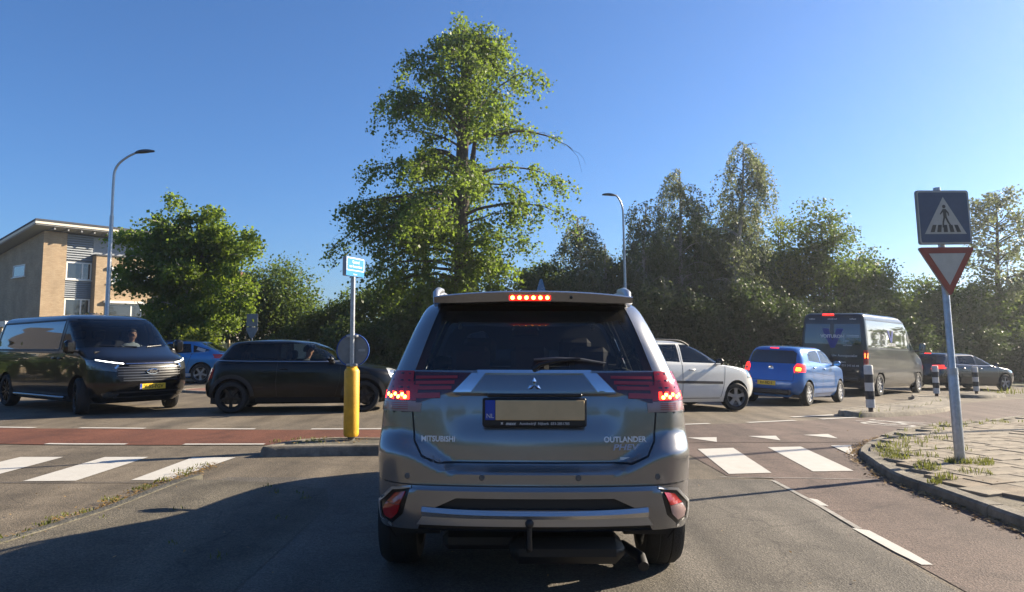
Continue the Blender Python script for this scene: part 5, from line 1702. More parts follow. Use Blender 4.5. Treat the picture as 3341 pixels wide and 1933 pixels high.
# ------------------------------------------------------------------ people at the wheel
M_SKIN = mat('skin', (.42, .22, .14), .55)
M_HAIR = mat('hair_dark', (.025, .017, .012), .7)
def person(M, label, shirt, hair=M_HAIR, turn=0.):
    V_ = []; E2 = []; R_ = []
    def v(p, r, par=None):
        V_.append(p); R_.append(r)
        if par is not None: E2.append((par, len(V_) - 1))
        return len(V_) - 1
    pel = v((0, 0, .12), .15)
    sp1 = v((0, -.05, .32), .145, pel)
    chs = v((0, -.09, .47), .15, sp1)
    nk0 = v((0, -.09, .58), .07, chs)
    nk = v((0, -.075, .645), .055, nk0)
    jaw = v((0, -.045, .70), .066, nk)
    hd = v((0, -.055, .775), .088, jaw)
    top = v((0, -.065, .84), .065, hd)
    nose = v((0, .052, .755), .014, hd)
    for sx in (-1, 1):
        ear = v((sx * .092, -.065, .765), .018, hd)
        sh = v((sx * .18, -.10, .525), .068, chs)
        el = v((sx * .25, .06, .33), .048, sh)
        wr = v((sx * .165, .28, .43), .03, el)
        ha = v((sx * .15, .335, .455), .036, wr)
        for k in range(4):
            a = v((sx * (.165 - .018 * k), .385, .49 - .008 * k), .0095, ha)
            v((sx * (.155 - .018 * k), .365 + .01 * k, .515 - .01 * k), .008, a)
        th = v((sx * .125, .335, .49), .010, ha)
        hp = v((sx * .10, .06, .10), .095, pel)
        kn = v((sx * .14, .44, .17), .062, hp)
        an = v((sx * .14, .62, -.12), .042, kn)
        v((sx * .14, .74, -.15), .035, an)
    me = bpy.data.meshes.new('person')
    me.from_pydata(V_, E2, [])
    o = bpy.data.objects.new('person', me); COL.objects.link(o)
    o.modifiers.new('s', 'SKIN')
    for i, sv in enumerate(me.skin_vertices[0].data):
        sv.radius = (R_[i], R_[i]); sv.use_root = (i == 0)
    ms = o.modifiers.new('u', 'SUBSURF'); ms.levels = 2; ms.render_levels = 2
    dg = bpy.context.evaluated_depsgraph_get()
    me2 = bpy.data.meshes.new_from_object(o.evaluated_get(dg))
    bpy.data.objects.remove(o)
    me2.materials.clear(); me2.materials.append(shirt); me2.materials.append(M_SKIN); me2.materials.append(mat('trousers', (.03, .035, .06), .9))
    for p in me2.polygons:
        c = p.center
        p.use_smooth = True
        if c.z > .615 or (c.y > .26 and c.z > .40): p.material_index = 1
        elif c.z < .2 and c.y > -.05: p.material_index = 2
    o = bpy.data.objects.new('person', me2); COL.objects.link(o)
    o.matrix_world = M
    tag(o, label, 'person')
    hb = MB()
    n, k = 14, 8
    vs = []; fs = []
    for i in range(k + 1):
        t = i / k * PI * .62
        for j in range(n):
            a = 2 * PI * j / n
            front = math.sin(a) > .3
            tt = min(t, PI * .36) if front else t
            vs.append((math.sin(tt) * math.cos(a) * .099, -.068 + math.sin(tt) * math.sin(a) * .104, .79 + math.cos(tt) * .107))
    for i in range(k):
        for j in range(n): fs.append((i * n + j, i * n + (j + 1) % n, (i + 1) * n + (j + 1) % n, (i + 1) * n + j))
    hb.add(vs, fs); hb.build('hair', hair, o, True)
    em = MB()
    for sx in (-1, 1): em.lathe([(.001, .011), (.008, .008), (.011, 0)], 8, 'y', (sx * .034, .024, .783))
    em.build('eyes', M_BLACK, o)
    return o
def seat_at(car, x, y, z): return car.root.matrix_world @ Matrix.Translation((x, y, z))
bpy.context.view_layer.update()
person(seat_at(V, -.45, .93, .76), 'driver of the black panel van in a grey top, hands on the wheel', mat('shirt_grey', (.30, .32, .32), .9), mat('hair_short', (.05, .035, .025), .7))
person(seat_at(K, -.36, .06, .40), 'driver of the small black hatchback in dark clothes', mat('shirt_dark', (.03, .03, .035), .9))
person(seat_at(E_, -.36, .10, .46), 'driver of the white estate car in a light shirt', mat('shirt_light', (.45, .46, .48), .9), mat('hair_grey', (.25, .24, .22), .7))

# ------------------------------------------------------------------ lamp posts
def lamp_post(label, x, y, h, az, reach=.95, group='tall street lamps with bent arms'):
    t = thing('street_lamp', label, 'street lamp', (x, y, gz(x, y)), az, group)
    mb = MB()
    mb.lathe([(.10, -.1), (.10, .9), (.075, 1.0), (.065, h * .72)], 14, 'z'); mb.build('pole', M_STEEL, t, True)
    b = [(0, 0, h * .72), (0, 0, h * .88), (reach * .06, 0, h * .925), (reach * .25, 0, h * .955), (reach * .6, 0, h * .982), (reach * .95, 0, h)]
    c = crom(b, 5)
    MB().tube(c, [.048 - .012 * i / len(c) for i in range(len(c))], 10).build('arm', M_STEEL, t, True)
    hd = MB()
    prof = []
    n = 8
    for i in range(n + 1):
        u = i / n
        w = .02 + .13 * math.sin(PI * min(1, u * 1.05) ** .8) ** .7
        prof.append((reach * .9 + u * .66, w, .035 + .07 * math.sin(PI * u) ** .8))
    vs = []; fs = []
    for (xx, w, hh) in prof:
        z0 = h - .01 + (xx - reach * .9) * .12
        vs += [(xx, -w, z0), (xx, -w * .7, z0 + hh * .8), (xx, 0, z0 + hh), (xx, w * .7, z0 + hh * .8), (xx, w, z0), (xx, 0, z0 - .03)]
    for i in range(n):
        for j in range(6): fs.append((i * 6 + j, i * 6 + (j + 1) % 6, (i + 1) * 6 + (j + 1) % 6, (i + 1) * 6 + j))
    fs += [tuple(range(6)), tuple(n * 6 + j for j in range(6))]
    hd.add(vs, fs)
    hd.build('lamp_head', mat('lamp_head_grey', (.07, .07, .075), .45), t, True)
    d = MB(); d.box((.2, -.10, .6), (.01, .01, .01))
    return t
lamp_post('tall grey street lamp in front of the brick house', -13.85, 25.0, 8.0, rad(8), .72)
lamp_post('tall grey street lamp before the birch trees, arm pointing left', 5.1, 33.0, 8.15, PI - .2, .30)
lamp_post('thin grey street lamp behind the dark hatchback at far right', 30.6, 45.0, 8.0, PI - .3, .7)
lamp_post('grey street lamp beyond the right edge, casting a thin shadow over the zebra crossing', 14.3, 14.3, 8.0, PI, .8)

# ------------------------------------------------------------------ crossing sign over give-way sign, right
M_SBLUE = mat('sign_blue', (.065, .09, .14), .5, var=.12, scale=14)  # blue, white and red are greyed: glare washout put into the sign colours
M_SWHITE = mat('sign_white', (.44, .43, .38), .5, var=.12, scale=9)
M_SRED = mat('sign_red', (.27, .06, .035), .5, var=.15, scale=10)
M_SGREY = mat('sign_back_grey', (.22, .225, .22), .55, metal=.3, var=.2, scale=9)
M_SBLACK = mat('sign_black', (.05, .045, .035), .5)
def rrect(w, h, r, n=5):
    pts = []
    for cx, cy, a0 in ((w / 2 - r, h / 2 - r, 0), (-w / 2 + r, h / 2 - r, 90), (-w / 2 + r, -h / 2 + r, 180), (w / 2 - r, -h / 2 + r, 270)):
        for i in range(n + 1):
            a = rad(a0 + 90 * i / n); pts.append((cx + r * math.cos(a), cy + r * math.sin(a)))
    return pts
def flat(poly, y, dz, name, m, parent, th=.002):
    mb = MB(); mb.prism([(a, b + dz) for a, b in poly], y - th, y, 'y'); return mb.build(name, m, parent)
def crossing_sign():
    x, y = 4.76, 8.0
    t = thing('road_sign', 'blue pedestrian crossing sign above a red give-way triangle on a leaning grey pole', 'road sign', (x, y, gz(x, y) + .10))
    t.rotation_euler = (0, rad(-.6), rad(6))
    mb = MB(); mb.tube([(0, 0, -.1), (0, 0, .95), (0, 0, 1.0), (0, 0, 2.98)], [.052, .052, .036, .036], 16); mb.build('pole', M_STEEL, t, True)
    mb = MB(); mb.tube([(0, 0, .93), (0, 0, 1.0)], [.056, .053], 16); mb.build('pole_collar', M_STEEL, t, True)
    zc = 2.635
    sq = flat(rrect(.62, .60, .03), -.05, zc, 'square_plate', M_SGREY, t, .025)
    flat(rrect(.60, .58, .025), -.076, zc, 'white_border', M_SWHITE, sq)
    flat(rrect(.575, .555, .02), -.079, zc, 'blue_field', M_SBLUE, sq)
    tri = [(-.245, -.185), (.245, -.185), (0, .225)]
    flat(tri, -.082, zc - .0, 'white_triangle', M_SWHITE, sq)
    for i in range(5):
        cx = -.155 + .0775 * i; s_ = cx * .12
        q = [(cx - .024, -.165), (cx + .024, -.165), (cx + .021 - s_ * 1.6, -.085), (cx - .021 - s_ * 1.6, -.085)]
        flat(q, -.085, zc, 'zebra_bar', M_SBLACK, sq)
    w = MB()
    w.prism([(.02 * math.cos(2 * PI * i / 14) + .0, .118 + .02 * math.sin(2 * PI * i / 14) + zc) for i in range(14)], -.088, -.086, 'y')
    for poly in ([(-.016, .09), (.018, .09), (.024, .0), (-.014, .0)], [(-.016, .09), (-.055, .035), (-.047, .028), (-.010, .065)], [(.018, .09), (.05, .05), (.054, .015), (.045, .015), (.036, .045), (.012, .062)],
                 [(-.014, .0), (.006, .0), (-.012, -.055), (-.02, -.115), (-.034, -.115), (-.028, -.05)], [(.002, .0), (.024, .0), (.048, -.055), (.082, -.105), (.07, -.113), (.03, -.062)]):
        w.prism([(a, b + zc) for a, b in poly], -.088, -.086, 'y')
    w.build('walking_figure', M_SBLACK, sq)
    z2 = 2.305
    def rtri(s_, r=.03):
        P = [(-s_, 0), (0, -s_ * 1.62), (s_, 0)]
        out = []
        for i in range(3):
            a, b, c_ = Vector(P[i - 1]), Vector(P[i]), Vector(P[(i + 1) % 3])
            d1 = (a - b).normalized() * r * 1.5; d2 = (c_ - b).normalized() * r * 1.5
            for k in range(5):
                u = k / 4; p = (b + d1) * (1 - u) ** 2 + b * 2 * u * (1 - u) + (b + d2) * u * u
                out.append((p.x, p.y))
        return out
    tr = flat(rtri(.335), -.05, z2, 'give_way_plate', M_SGREY, t, .022)
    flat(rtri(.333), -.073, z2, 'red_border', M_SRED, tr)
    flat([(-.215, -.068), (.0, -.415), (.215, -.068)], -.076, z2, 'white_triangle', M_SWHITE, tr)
    for z in (zc + .15, zc - .15, z2 - .12):
        mb = MB(); mb.box((0, -.035, z), (.14, .03, .035)); mb.build('bracket', M_STEEL, t)
crossing_sign()

# ------------------------------------------------------------------ yellow island post with round sign and street name
def island_post():
    x, y = -2.10, 9.62
    t = thing('signpost', 'yellow island post with grey round sign back and blue street name plate on top', 'signpost', (x, y, gz(x, y) + .105))
    mb = MB(); mb.lathe([(.045, -.05), (.045, .10)], 14, 'z'); mb.build('foot', mat('foot_grey', (.14, .14, .13), .8), t, True)
    M_Y = mat('yellow_post', (.66, .34, .014), .5, var=.22, scale=9, bump=.15, vs2=2.5)
    mb = MB(); mb.lathe([(.085, .05), (.095, .07), (.098, .09), (.098, .88), (.086, .905), (.068, .92), (.068, .94), (.001, .945)], 28, 'z'); mb.build('yellow_sleeve', M_Y, t, True)
    mb = MB(); mb.tube([(0, 0, .9), (0, 0, 2.16)], .03, 14); mb.build('pole', M_STEEL, t, True)
    d = MB(); d.lathe([(.001, .0), (.20, .0), (.205, .004), (.205, .022), (.2, .026), (.001, .026)], 40, 'y', (.0, .035, 1.15))
    dk = d.build('round_plate', M_SGREY, t, True)
    r_ = MB(); r_.lathe([(.200, -.002), (.215, -.004), (.218, .012), (.215, .03), (.2, .03)], 40, 'y', (.0, .035, 1.15), closed=True); r_.build('blue_rim', mat('rim_blue', (.012, .06, .25), .4), dk, True)
    mb = MB(); mb.box((.12, .032, 1.15), (.09, .002, .03)); mb.build('sticker', mat('sticker_grey', (.35, .35, .33), .6), dk)
    for z in (1.335, .965):
        mb = MB(); mb.box((0, .01, z), (.15, .05, .032), 0, .006); mb.box((.055, -.03, z), (.02, .03, .03)); mb.build('clamp', M_STEEL, t)
    n = bpy.data.objects.new('name_plate', None)
    z0, yaw = 2.24, rad(70)
    ca, sa = math.cos(yaw), math.sin(yaw)
    f = lambda a, b, c_: (a * ca - b * sa, a * sa + b * ca, c_)
    bpy.data.objects.remove(n)
    def P(poly, y0, y1, name, m, par):
        mb = MB(); mb.prism([(a, b + z0) for a, b in poly], y0, y1, 'y', f); return mb.build(name, m, par)
    b = P(rrect(.44, .25, .012), -.03, .02, 'name_plate', mat('plate_edge', (.30, .31, .33), .5, metal=.4), t)
    M_NB = mat('name_blue', (.01, .20, .52), .4)
    P(rrect(.436, .246, .012), -.033, -.0302, 'blue_face', M_NB, b)
    P(rrect(.425, .175, .02), -.036, -.0335, 'white_frame', M_WHITE, b).location = (0, 0, .033)
    P(rrect(.395, .145, .012), -.039, -.0365, 'blue_field', M_NB, b).location = (0, 0, .033)
    X = (ca, sa, 0)
    lettering('Gerard', .058, M_WHITE, b, f(0, -.0395, z0 + .062), X, (0, 0, 1), .0005, .0006)
    lettering('van Rossumlaan', .048, M_WHITE, b, f(0, -.0395, z0 + .005), X, (0, 0, 1), .0005, .0006)
    lettering('Nijkerk', .030, M_WHITE, b, f(0, -.0335, z0 - .098), X, (0, 0, 1), .0005, .0002)
island_post()

# ------------------------------------------------------------------ striped bollards on the right-hand islands
def bollard(label, x, y, h=.98):
    t = thing('striped_bollard', label, 'bollard', (x, y, gz(x, y) + .09), 0, 'black and white striped island bollards')
    mb = MB(); mb.lathe([(.05, -.05), (.05, .12)], 10, 'z'); mb.build('foot', mat('foot_rust', (.09, .06, .045), .9), t, True)
    n = 5
    z = .10; dz = (h - .10) / n
    for i in range(n):
        r0 = .092
        mb = MB(); prof = [(.001, z), (r0, z), (r0, z + dz)] + ([(.08, z + dz + .02), (.001, z + dz + .025)] if i == n - 1 else [(.001, z + dz)])
        mb.lathe(prof, 20, 'z'); mb.build('white_band' if i % 2 == 0 else 'black_band', mat('bollard_white', (.55, .54, .5), .6, var=.15, scale=8) if i % 2 == 0 else mat('bollard_black', (.03, .03, .03), .6), t, True)
        z += dz
bollard('nearest black and white striped bollard, on the nose of the right island', 7.66, 15.95)
bollard('striped bollard at the far tip of the right island, left of the sign pole', 13.0, 22.8, .92)
bollard('farthest striped bollard, in front of the dark hatchback', 15.6, 25.0, .88)

# ------------------------------------------------------------------ signs seen from behind, far left
x, y = -10.65, 30.0
t = thing('sign_back', 'grey backs of two traffic signs on one pole above the black hatchback', 'road sign', (x, y, gz(x, y)))
mb = MB(); mb.tube([(0, .03, 0), (0, .03, 2.5)], .028, 10); mb.build('pole', M_STEEL, t, True)
flat(rrect(.46, .52, .03), .0, 2.26, 'square_plate', M_SGREY, t, .02)
flat([(-.25, 1.97), (-.23, 1.85), (-.09, 1.58), (0, 1.50), (.09, 1.58), (.23, 1.85), (.25, 1.97)], .0, 0, 'pointed_plate', M_SGREY, t, .02)
x, y = -9.7, 40.5
t = thing('information_sign', 'white rectangular sign by the hedge behind the yellow post', 'sign', (x, y, gz(x, y)))
for sx in (-.25, .25):
    mb = MB(); mb.tube([(sx, .03, 0), (sx, .03, 2.3)], .025, 8); mb.build('leg', M_STEEL, t, True)
flat(rrect(.75, .55, .03), .0, 2.0, 'panel', mat('panel_white', (.55, .58, .62), .5), t, .02)
# white garden fence behind the crossover
t = thing('garden_fence', 'white panel fence between the blue crossover and the black hatchback', 'fence', (-13.6, 34.0, gz(-13.6, 34)))
for i in range(5):
    mb = MB(); mb.box((i * .92, 0, .72), (.80, .04, 1.25), 0, .01); mb.build('panel', mat('fence_white', (.66, .62, .52), .7, var=.12, scale=5), t)
for i in range(6):
    mb = MB(); mb.box((-.46 + i * .92, .02, .76), (.09, .09, 1.45), 0, .01); mb.build('post', mat('fence_post', (.42, .34, .24), .8, var=.15, scale=6), t)

# ------------------------------------------------------------------ brick house, left
M_BRICK = None
def brick_mat():
    m, N, L, out = nt('yellow_brick')
    b = N.new('ShaderNodeBsdfPrincipled'); L.new(b.outputs[0], out.inputs[0])
    tc = N.new('ShaderNodeTexCoord')
    mp = N.new('ShaderNodeMapping'); mp.inputs['Rotation'].default_value = (PI / 2, 0, 0)
    # bricks follow the run of the wall: x+y along, z up
    sx = N.new('ShaderNodeSeparateXYZ'); L.new(tc.outputs['Object'], sx.inputs[0])
    ad = N.new('ShaderNodeMath'); L.new(sx.outputs[0], ad.inputs[0]); L.new(sx.outputs[1], ad.inputs[1])
    cb = N.new('ShaderNodeCombineXYZ'); L.new(ad.outputs[0], cb.inputs[0]); L.new(sx.outputs[2], cb.inputs[1])
    br = N.new('ShaderNodeTexBrick')
    br.inputs['Scale'].default_value = 1.0
    br.inputs['Brick Width'].default_value = .22; br.inputs['Row Height'].default_value = .065; br.inputs['Mortar Size'].default_value = .008
    br.inputs['Color1'].default_value = (.34, .235, .135, 1); br.inputs['Color2'].default_value = (.42, .31, .19, 1); br.inputs['Mortar'].default_value = (.26, .21, .16, 1)
    L.new(cb.outputs[0], br.inputs['Vector'])
    n = N.new('ShaderNodeTexNoise'); n.inputs['Scale'].default_value = .8; n.inputs['Detail'].default_value = 6
    L.new(tc.outputs['Object'], n.inputs['Vector'])
    mr = N.new('ShaderNodeMapRange'); mr.inputs[1].default_value = .3; mr.inputs[2].default_value = .7; mr.inputs[3].default_value = .82; mr.inputs[4].default_value = 1.15
    L.new(n.outputs['Fac'], mr.inputs[0])
    s_ = N.new('ShaderNodeVectorMath'); s_.operation = 'SCALE'; L.new(br.outputs['Color'], s_.inputs[0]); L.new(mr.outputs[0], s_.inputs['Scale'])
    L.new(s_.outputs[0], b.inputs['Base Color']); b.inputs['Roughness'].default_value = .9
    bp = N.new('ShaderNodeBump'); bp.inputs['Strength'].default_value = .4; bp.inputs['Distance'].default_value = .01
    L.new(br.outputs['Fac'], bp.inputs['Height']); bp.invert = True
    L.new(bp.outputs[0], b.inputs['Normal'])
    return m
def house():
    M_BRICK = brick_mat()
    ang = math.atan2(.8, .6)
    x0, y0 = -33.6, 52.0
    t = thing('brick_house', 'yellow brick house with mono-pitch roof and grey louvred panels', 'house', (x0, y0, gz(x0, y0)), ang)
    # local: +x along the sunny front, +y into the house
    M_LOUV = mat('louvre_grey', (.26, .28, .30), .55, var=.1, scale=6)
    M_FR = mat('window_frame_white', (.72, .70, .65), .5)
    M_WG = mat('house_glass', (.02, .025, .03), .03, spec=.9, coat=1.)
    M_ROOF = mat('roof_dark', (.045, .045, .05), .8, var=.2, scale=4)
    def box(name, a, b, m, par=t, bev=0):
        mb = MB(); mb.box([(p + q) / 2 for p, q in zip(a, b)], [abs(q - p) for p, q in zip(a, b)], 0, bev); return mb.build(name, m, par)
    # walls: gable side at x=0, front at y=0 split in bays
    prof = [(0, 0), (9.5, 0), (9.5, 8.25), (0, 9.55)]
    mb = MB(); mb.prism([(y, z) for y, z in prof], 0, .3, 'x'); wall = mb.build('wall', M_BRICK, t)
    box('wall', (.302, 0, 0), (1.55, .3, 9.55), M_BRICK)
    box('wall', (.302, 9.2, 0), (14, 9.498, 8.2), M_BRICK)
    box('wall', (3.4, -.55, 0), (9.0, -.25, 8.0), M_BRICK)
    box('wall', (3.4, -.248, 0), (3.7, .35, 8.0), M_BRICK)
    box('wall_panel', (1.55, .12, 0), (3.4, .30, 9.5), mat('panel_grey', (.16, .17, .18), .7))
    box('wall_panel', (3.4, .352, 0), (14, .6, 9.5), M_LOUV)
    box('flat_roof', (3.35, -.62, 8.002), (9.05, .35, 8.10), M_ROOF)
    box('wall', (13.7, .602, 0), (14, 9.198, 8.3), M_BRICK)
    # roof slab with fascia
    def slab(name, z0, z1, dx, m, y_a=-1.1, y_b=10.3):
        mb = MB()
        def zz(y): return 9.62 - (9.62 - 8.32) * (y / 9.5)
        P = []
        for x in (-dx, 14.6):
            for y in (y_a, y_b): P += [(x, y, zz(y) + z0), (x, y, zz(y) + z1)]
        mb.add(P, [(0, 1, 3, 2), (4, 6, 7, 5), (0, 4, 5, 1), (2, 3, 7, 6), (0, 2, 6, 4), (1, 5, 7, 3)])
        return mb.build(name, m, t)
    slab('soffit', .02, .10, .95, mat('soffit_grey', (.30, .29, .28), .8), -1.06, 10.2)
    rf = slab('roof', .28, .42, 1.02, M_ROOF, -1.16, 10.35)
    slab('fascia', .102, .278, 1.0, mat('fascia_cream', (.72, .64, .50), .6), -1.12, 10.3)
    for i in range(16):
        mb = MB(); mb.box((.3 + i * .9, -.5, 9.62), (.09, 1.0, .12)); mb.build('rafter', mat('rafter_grey', (.25, .25, .25), .8), t)
    def win(x0_, x1_, z0, z1, y, split=None, name='window', out=-1, axis='y'):
        """frame with panes; faces -y (front) or -x (gable)"""
        def B(a, b, nm, m, par):
            if axis == 'x': a, b = (a[1], a[0], a[2]), (b[1], b[0], b[2])
            return box(nm, a, b, m, par)
        f = B((x0_, y - .05, z0), (x1_, y + .0, z0 + .09), name, M_FR, t)
        B((x0_, y - .05, z1 - .09), (x1_, y, z1), 'frame', M_FR, f)
        xs = [x0_, x1_] + ([split] if split else [])
        for q in (x0_, x1_ - .09): B((q, y - .05, z0 + .092), (q + .09, y, z1 - .092), 'frame', M_FR, f)
        if split: B((split - .05, y - .05, z0 + .092), (split + .05, y, z1 - .092), 'frame', M_FR, f)
        ed = [x0_ + .09] + ([split - .05, split + .05] if split else []) + [x1_ - .09]
        for i in range(0, len(ed), 2): B((ed[i] + .002, y - .025, z0 + .092), (ed[i + 1] - .002, y - .015, z1 - .092), 'pane', M_WG, f)
        B((x0_ - .06, y - .14, z0 - .07), (x1_ + .06, y - .0, z0 - .003), 'sill', M_FR, f)
        return f
    win(1.60, 3.35, 6.15, 7.45, .115, 2.72)
    win(1.60, 3.35, 3.30, 4.75, .115, 2.72)
    win(4.35, 7.4, 6.0, 7.0, -.555, 6.5)
    win(4.2, 6.9, 3.2, 4.45, -.555, 6.1)
    win(3.0, 5.2, 6.45, 7.35, -.005, axis='x')
    box('lintel', (4.2, -.72, 7.02), (7.6, -.552, 7.2), M_FR); box('lintel', (4.05, -.80, 4.47), (7.1, -.552, 4.65), M_FR)
    # curtains behind upper bay window
    for i in range(6): box('curtain', (4.5 + i * .32, -.60 + .02, 6.12), (4.62 + i * .32, -.573, 6.9), mat('curtain', (.6, .58, .54), .9))
    for i in range(11): 
        mb = MB(); z = 7.62 + i * .175
        mb.prism([(.02, z), (.11, z + .12), (.11, z + .02)], 1.56, 3.39 if z > 8.2 else 3.39, 'x'); mb.build('slat', M_LOUV, t)
    for i in range(8):
        mb = MB(); z = 4.84 + i * .155
        mb.prism([(.02, z), (.11, z + .11), (.11, z + .02)], 1.56, 3.39, 'x'); mb.build('slat', M_LOUV, t)
    for i in range(5):
        mb = MB(); z = 8.2 + i * .26
        mb.box((8.7, .345, z + .1), (10.4, .03, .22)); mb.build('cladding_board', M_LOUV, t)
house()
# low carport to the left of the house and a far house behind the gap
x0, y0 = -34.5, 44.5
t = thing('carport', 'low brick garage with white fascia at the left edge behind the black van', 'garage', (x0, y0, gz(x0, y0)), rad(20))
mb = MB(); mb.box((0, 2, 1.25), (6, 4, 2.5)); mb.build('wall', MATS.get('garage_brick') or mat('garage_brick', (.36, .29, .21), .9, var=.15, scale=8), t)
mb = MB(); mb.box((0, 2, 2.68), (6.4, 4.4, .34)); mb.build('fascia', mat('fascia_white', (.68, .66, .62), .6), t)
mb = MB(); mb.box((0, 2, 2.88), (6.3, 4.3, .05)); mb.build('roof', MATS['roof_dark'], t)
x0, y0 = -21.0, 76.0
t = thing('distant_house', 'small brown house far off in the gap between the trees', 'house', (x0, y0, gz(x0, y0)), rad(10))
mb = MB(); mb.box((0, 4, 1.4), (9, 8, 2.8)); mb.build('wall', mat('brown_brick', (.16, .10, .075), .9, var=.2, scale=6), t)
mb = MB(); mb.prism([(-.4, 2.8), (8.4, 2.8), (4, 4.6)], -4.8, 4.8, 'x'); mb.build('roof', mat('brown_roof', (.12, .08, .065), .85, var=.2, scale=6), t)
for i in range(3):
    mb = MB(); mb.box((-2.8 + 2.8 * i, -.02, 1.5), (1.3, .06, 1.2)); w = mb.build('window', MATS['window_frame_white'], t)
    mb = MB(); mb.box((-2.8 + 2.8 * i, -.06, 1.5), (1.1, .03, 1.0)); mb.build('pane', MATS['house_glass'], w)
x0, y0 = -28.0, 60.0
t = thing('hidden_house', 'grey gable of a house glimpsed through the big left tree', 'house', (x0, y0, gz(x0, y0)), rad(-20))
mb = MB(); mb.prism([(-4, 0), (4, 0), (4, 4.6), (0, 7.6), (-4, 4.6)], 0, 8, 'y'); mb.build('wall', mat('gable_grey', (.36, .33, .30), .9, var=.12, scale=5), t)
mb = MB(); mb.prism([(-4.5, 4.35), (-4.35, 4.75), (0, 8.0), (4.35, 4.75), (4.5, 4.35), (0, 7.62)], -.4, 8.4, 'y'); mb.build('roof', mat('tile_red_brown', (.16, .075, .05), .85, var=.2, scale=7), t)
# ------------------------------------------------------------------ trees
def leaf_mesh(name, C, size, rng, m, parent, droop=.3, jitter=.5, normals=None, aspect=.55):
    """one small folded leaf per centre"""
    n = len(C)
    a = rng.normal(size=(n, 3)); a[:, 2] -= droop * 1.6
    a /= np.linalg.norm(a, axis=1)[:, None]
    b = rng.normal(size=(n, 3)); b[:, 2] *= .6
    b -= a * (a * b).sum(1)[:, None]; b /= np.linalg.norm(b, axis=1)[:, None] + 1e-9
    c = np.cross(a, b)
    s = size * (1 + jitter * (rng.random(n) - .5) * 2)
    s = s[:, None]
    V_ = np.empty((n, 4, 3), np.float32)
    V_[:, 0] = C - a * s * .5
    V_[:, 1] = C + b * s * .5 * aspect * 1.6 + c * s * .12
    V_[:, 2] = C + a * s * .5
    V_[:, 3] = C - b * s * .5 * aspect * 1.6 + c * s * .12
    me = bpy.data.meshes.new(name)
    me.vertices.add(n * 4); me.vertices.foreach_set('co', V_.ravel())
    me.loops.add(n * 4); me.loops.foreach_set('vertex_index', np.arange(n * 4, dtype=np.int32))
    me.polygons.add(n)
    me.polygons.foreach_set('loop_start', np.arange(0, n * 4, 4, dtype=np.int32))
    try: me.polygons.foreach_set('loop_total', np.full(n, 4, np.int32))
    except Exception: pass
    me.update(calc_edges=True)
    me.materials.append(m)
    o = bpy.data.objects.new(name, me); COL.objects.link(o); o.parent = parent
    return o

M_BARK = mat('bark', (.085, .068, .05), .95, var=.45, scale=9, bump=.8, bscale=22)
M_BIRCH = mat('birch_bark', (.32, .30, .27), .85, var=.5, scale=5, bump=.4, bscale=20)
L_MAPLE = leafmat('leaf_maple', (.036, .074, .013), (.118, .172, .03), (.38, .52, .055), .5)
L_OAK = leafmat('leaf_left', (.042, .084, .014), (.135, .195, .03), (.42, .56, .05), .5)
L_DARK = leafmat('leaf_dark', (.024, .05, .017), (.075, .112, .034), (.22, .32, .06), .42)
L_UNDER = leafmat('leaf_shaded', (.022, .042, .016), (.058, .085, .03), (.13, .19, .045), .36)  # darker leaf copy, shade of the hedge foot put into the colour
L_MID = leafmat('leaf_mid', (.025, .055, .015), (.08, .12, .03), (.26, .36, .05), .45)
L_BIRCH = leafmat('leaf_birch', (.05, .07, .035), (.135, .16, .08), (.34, .40, .15), .42)
L_YELL = leafmat('leaf_yellow', (.05, .085, .012), (.145, .185, .03), (.42, .52, .05), .48)

def limb_path(p0, az, L_, e0, e1, rng, wob=.12, n=None):
    n = n or max(4, int(L_ / .35))
    pts = [np.array(p0, float)]
    a = az
    for i in range(n):
        t = (i + .5) / n
        e = e0 + (e1 - e0) * t ** 1.3
        a += rng.normal(0, wob); e += rng.normal(0, wob * .7)
        d = np.array([math.cos(a) * math.cos(e), math.sin(a) * math.cos(e), math.sin(e)])
        pts.append(pts[-1] + d * L_ / n)
    return pts

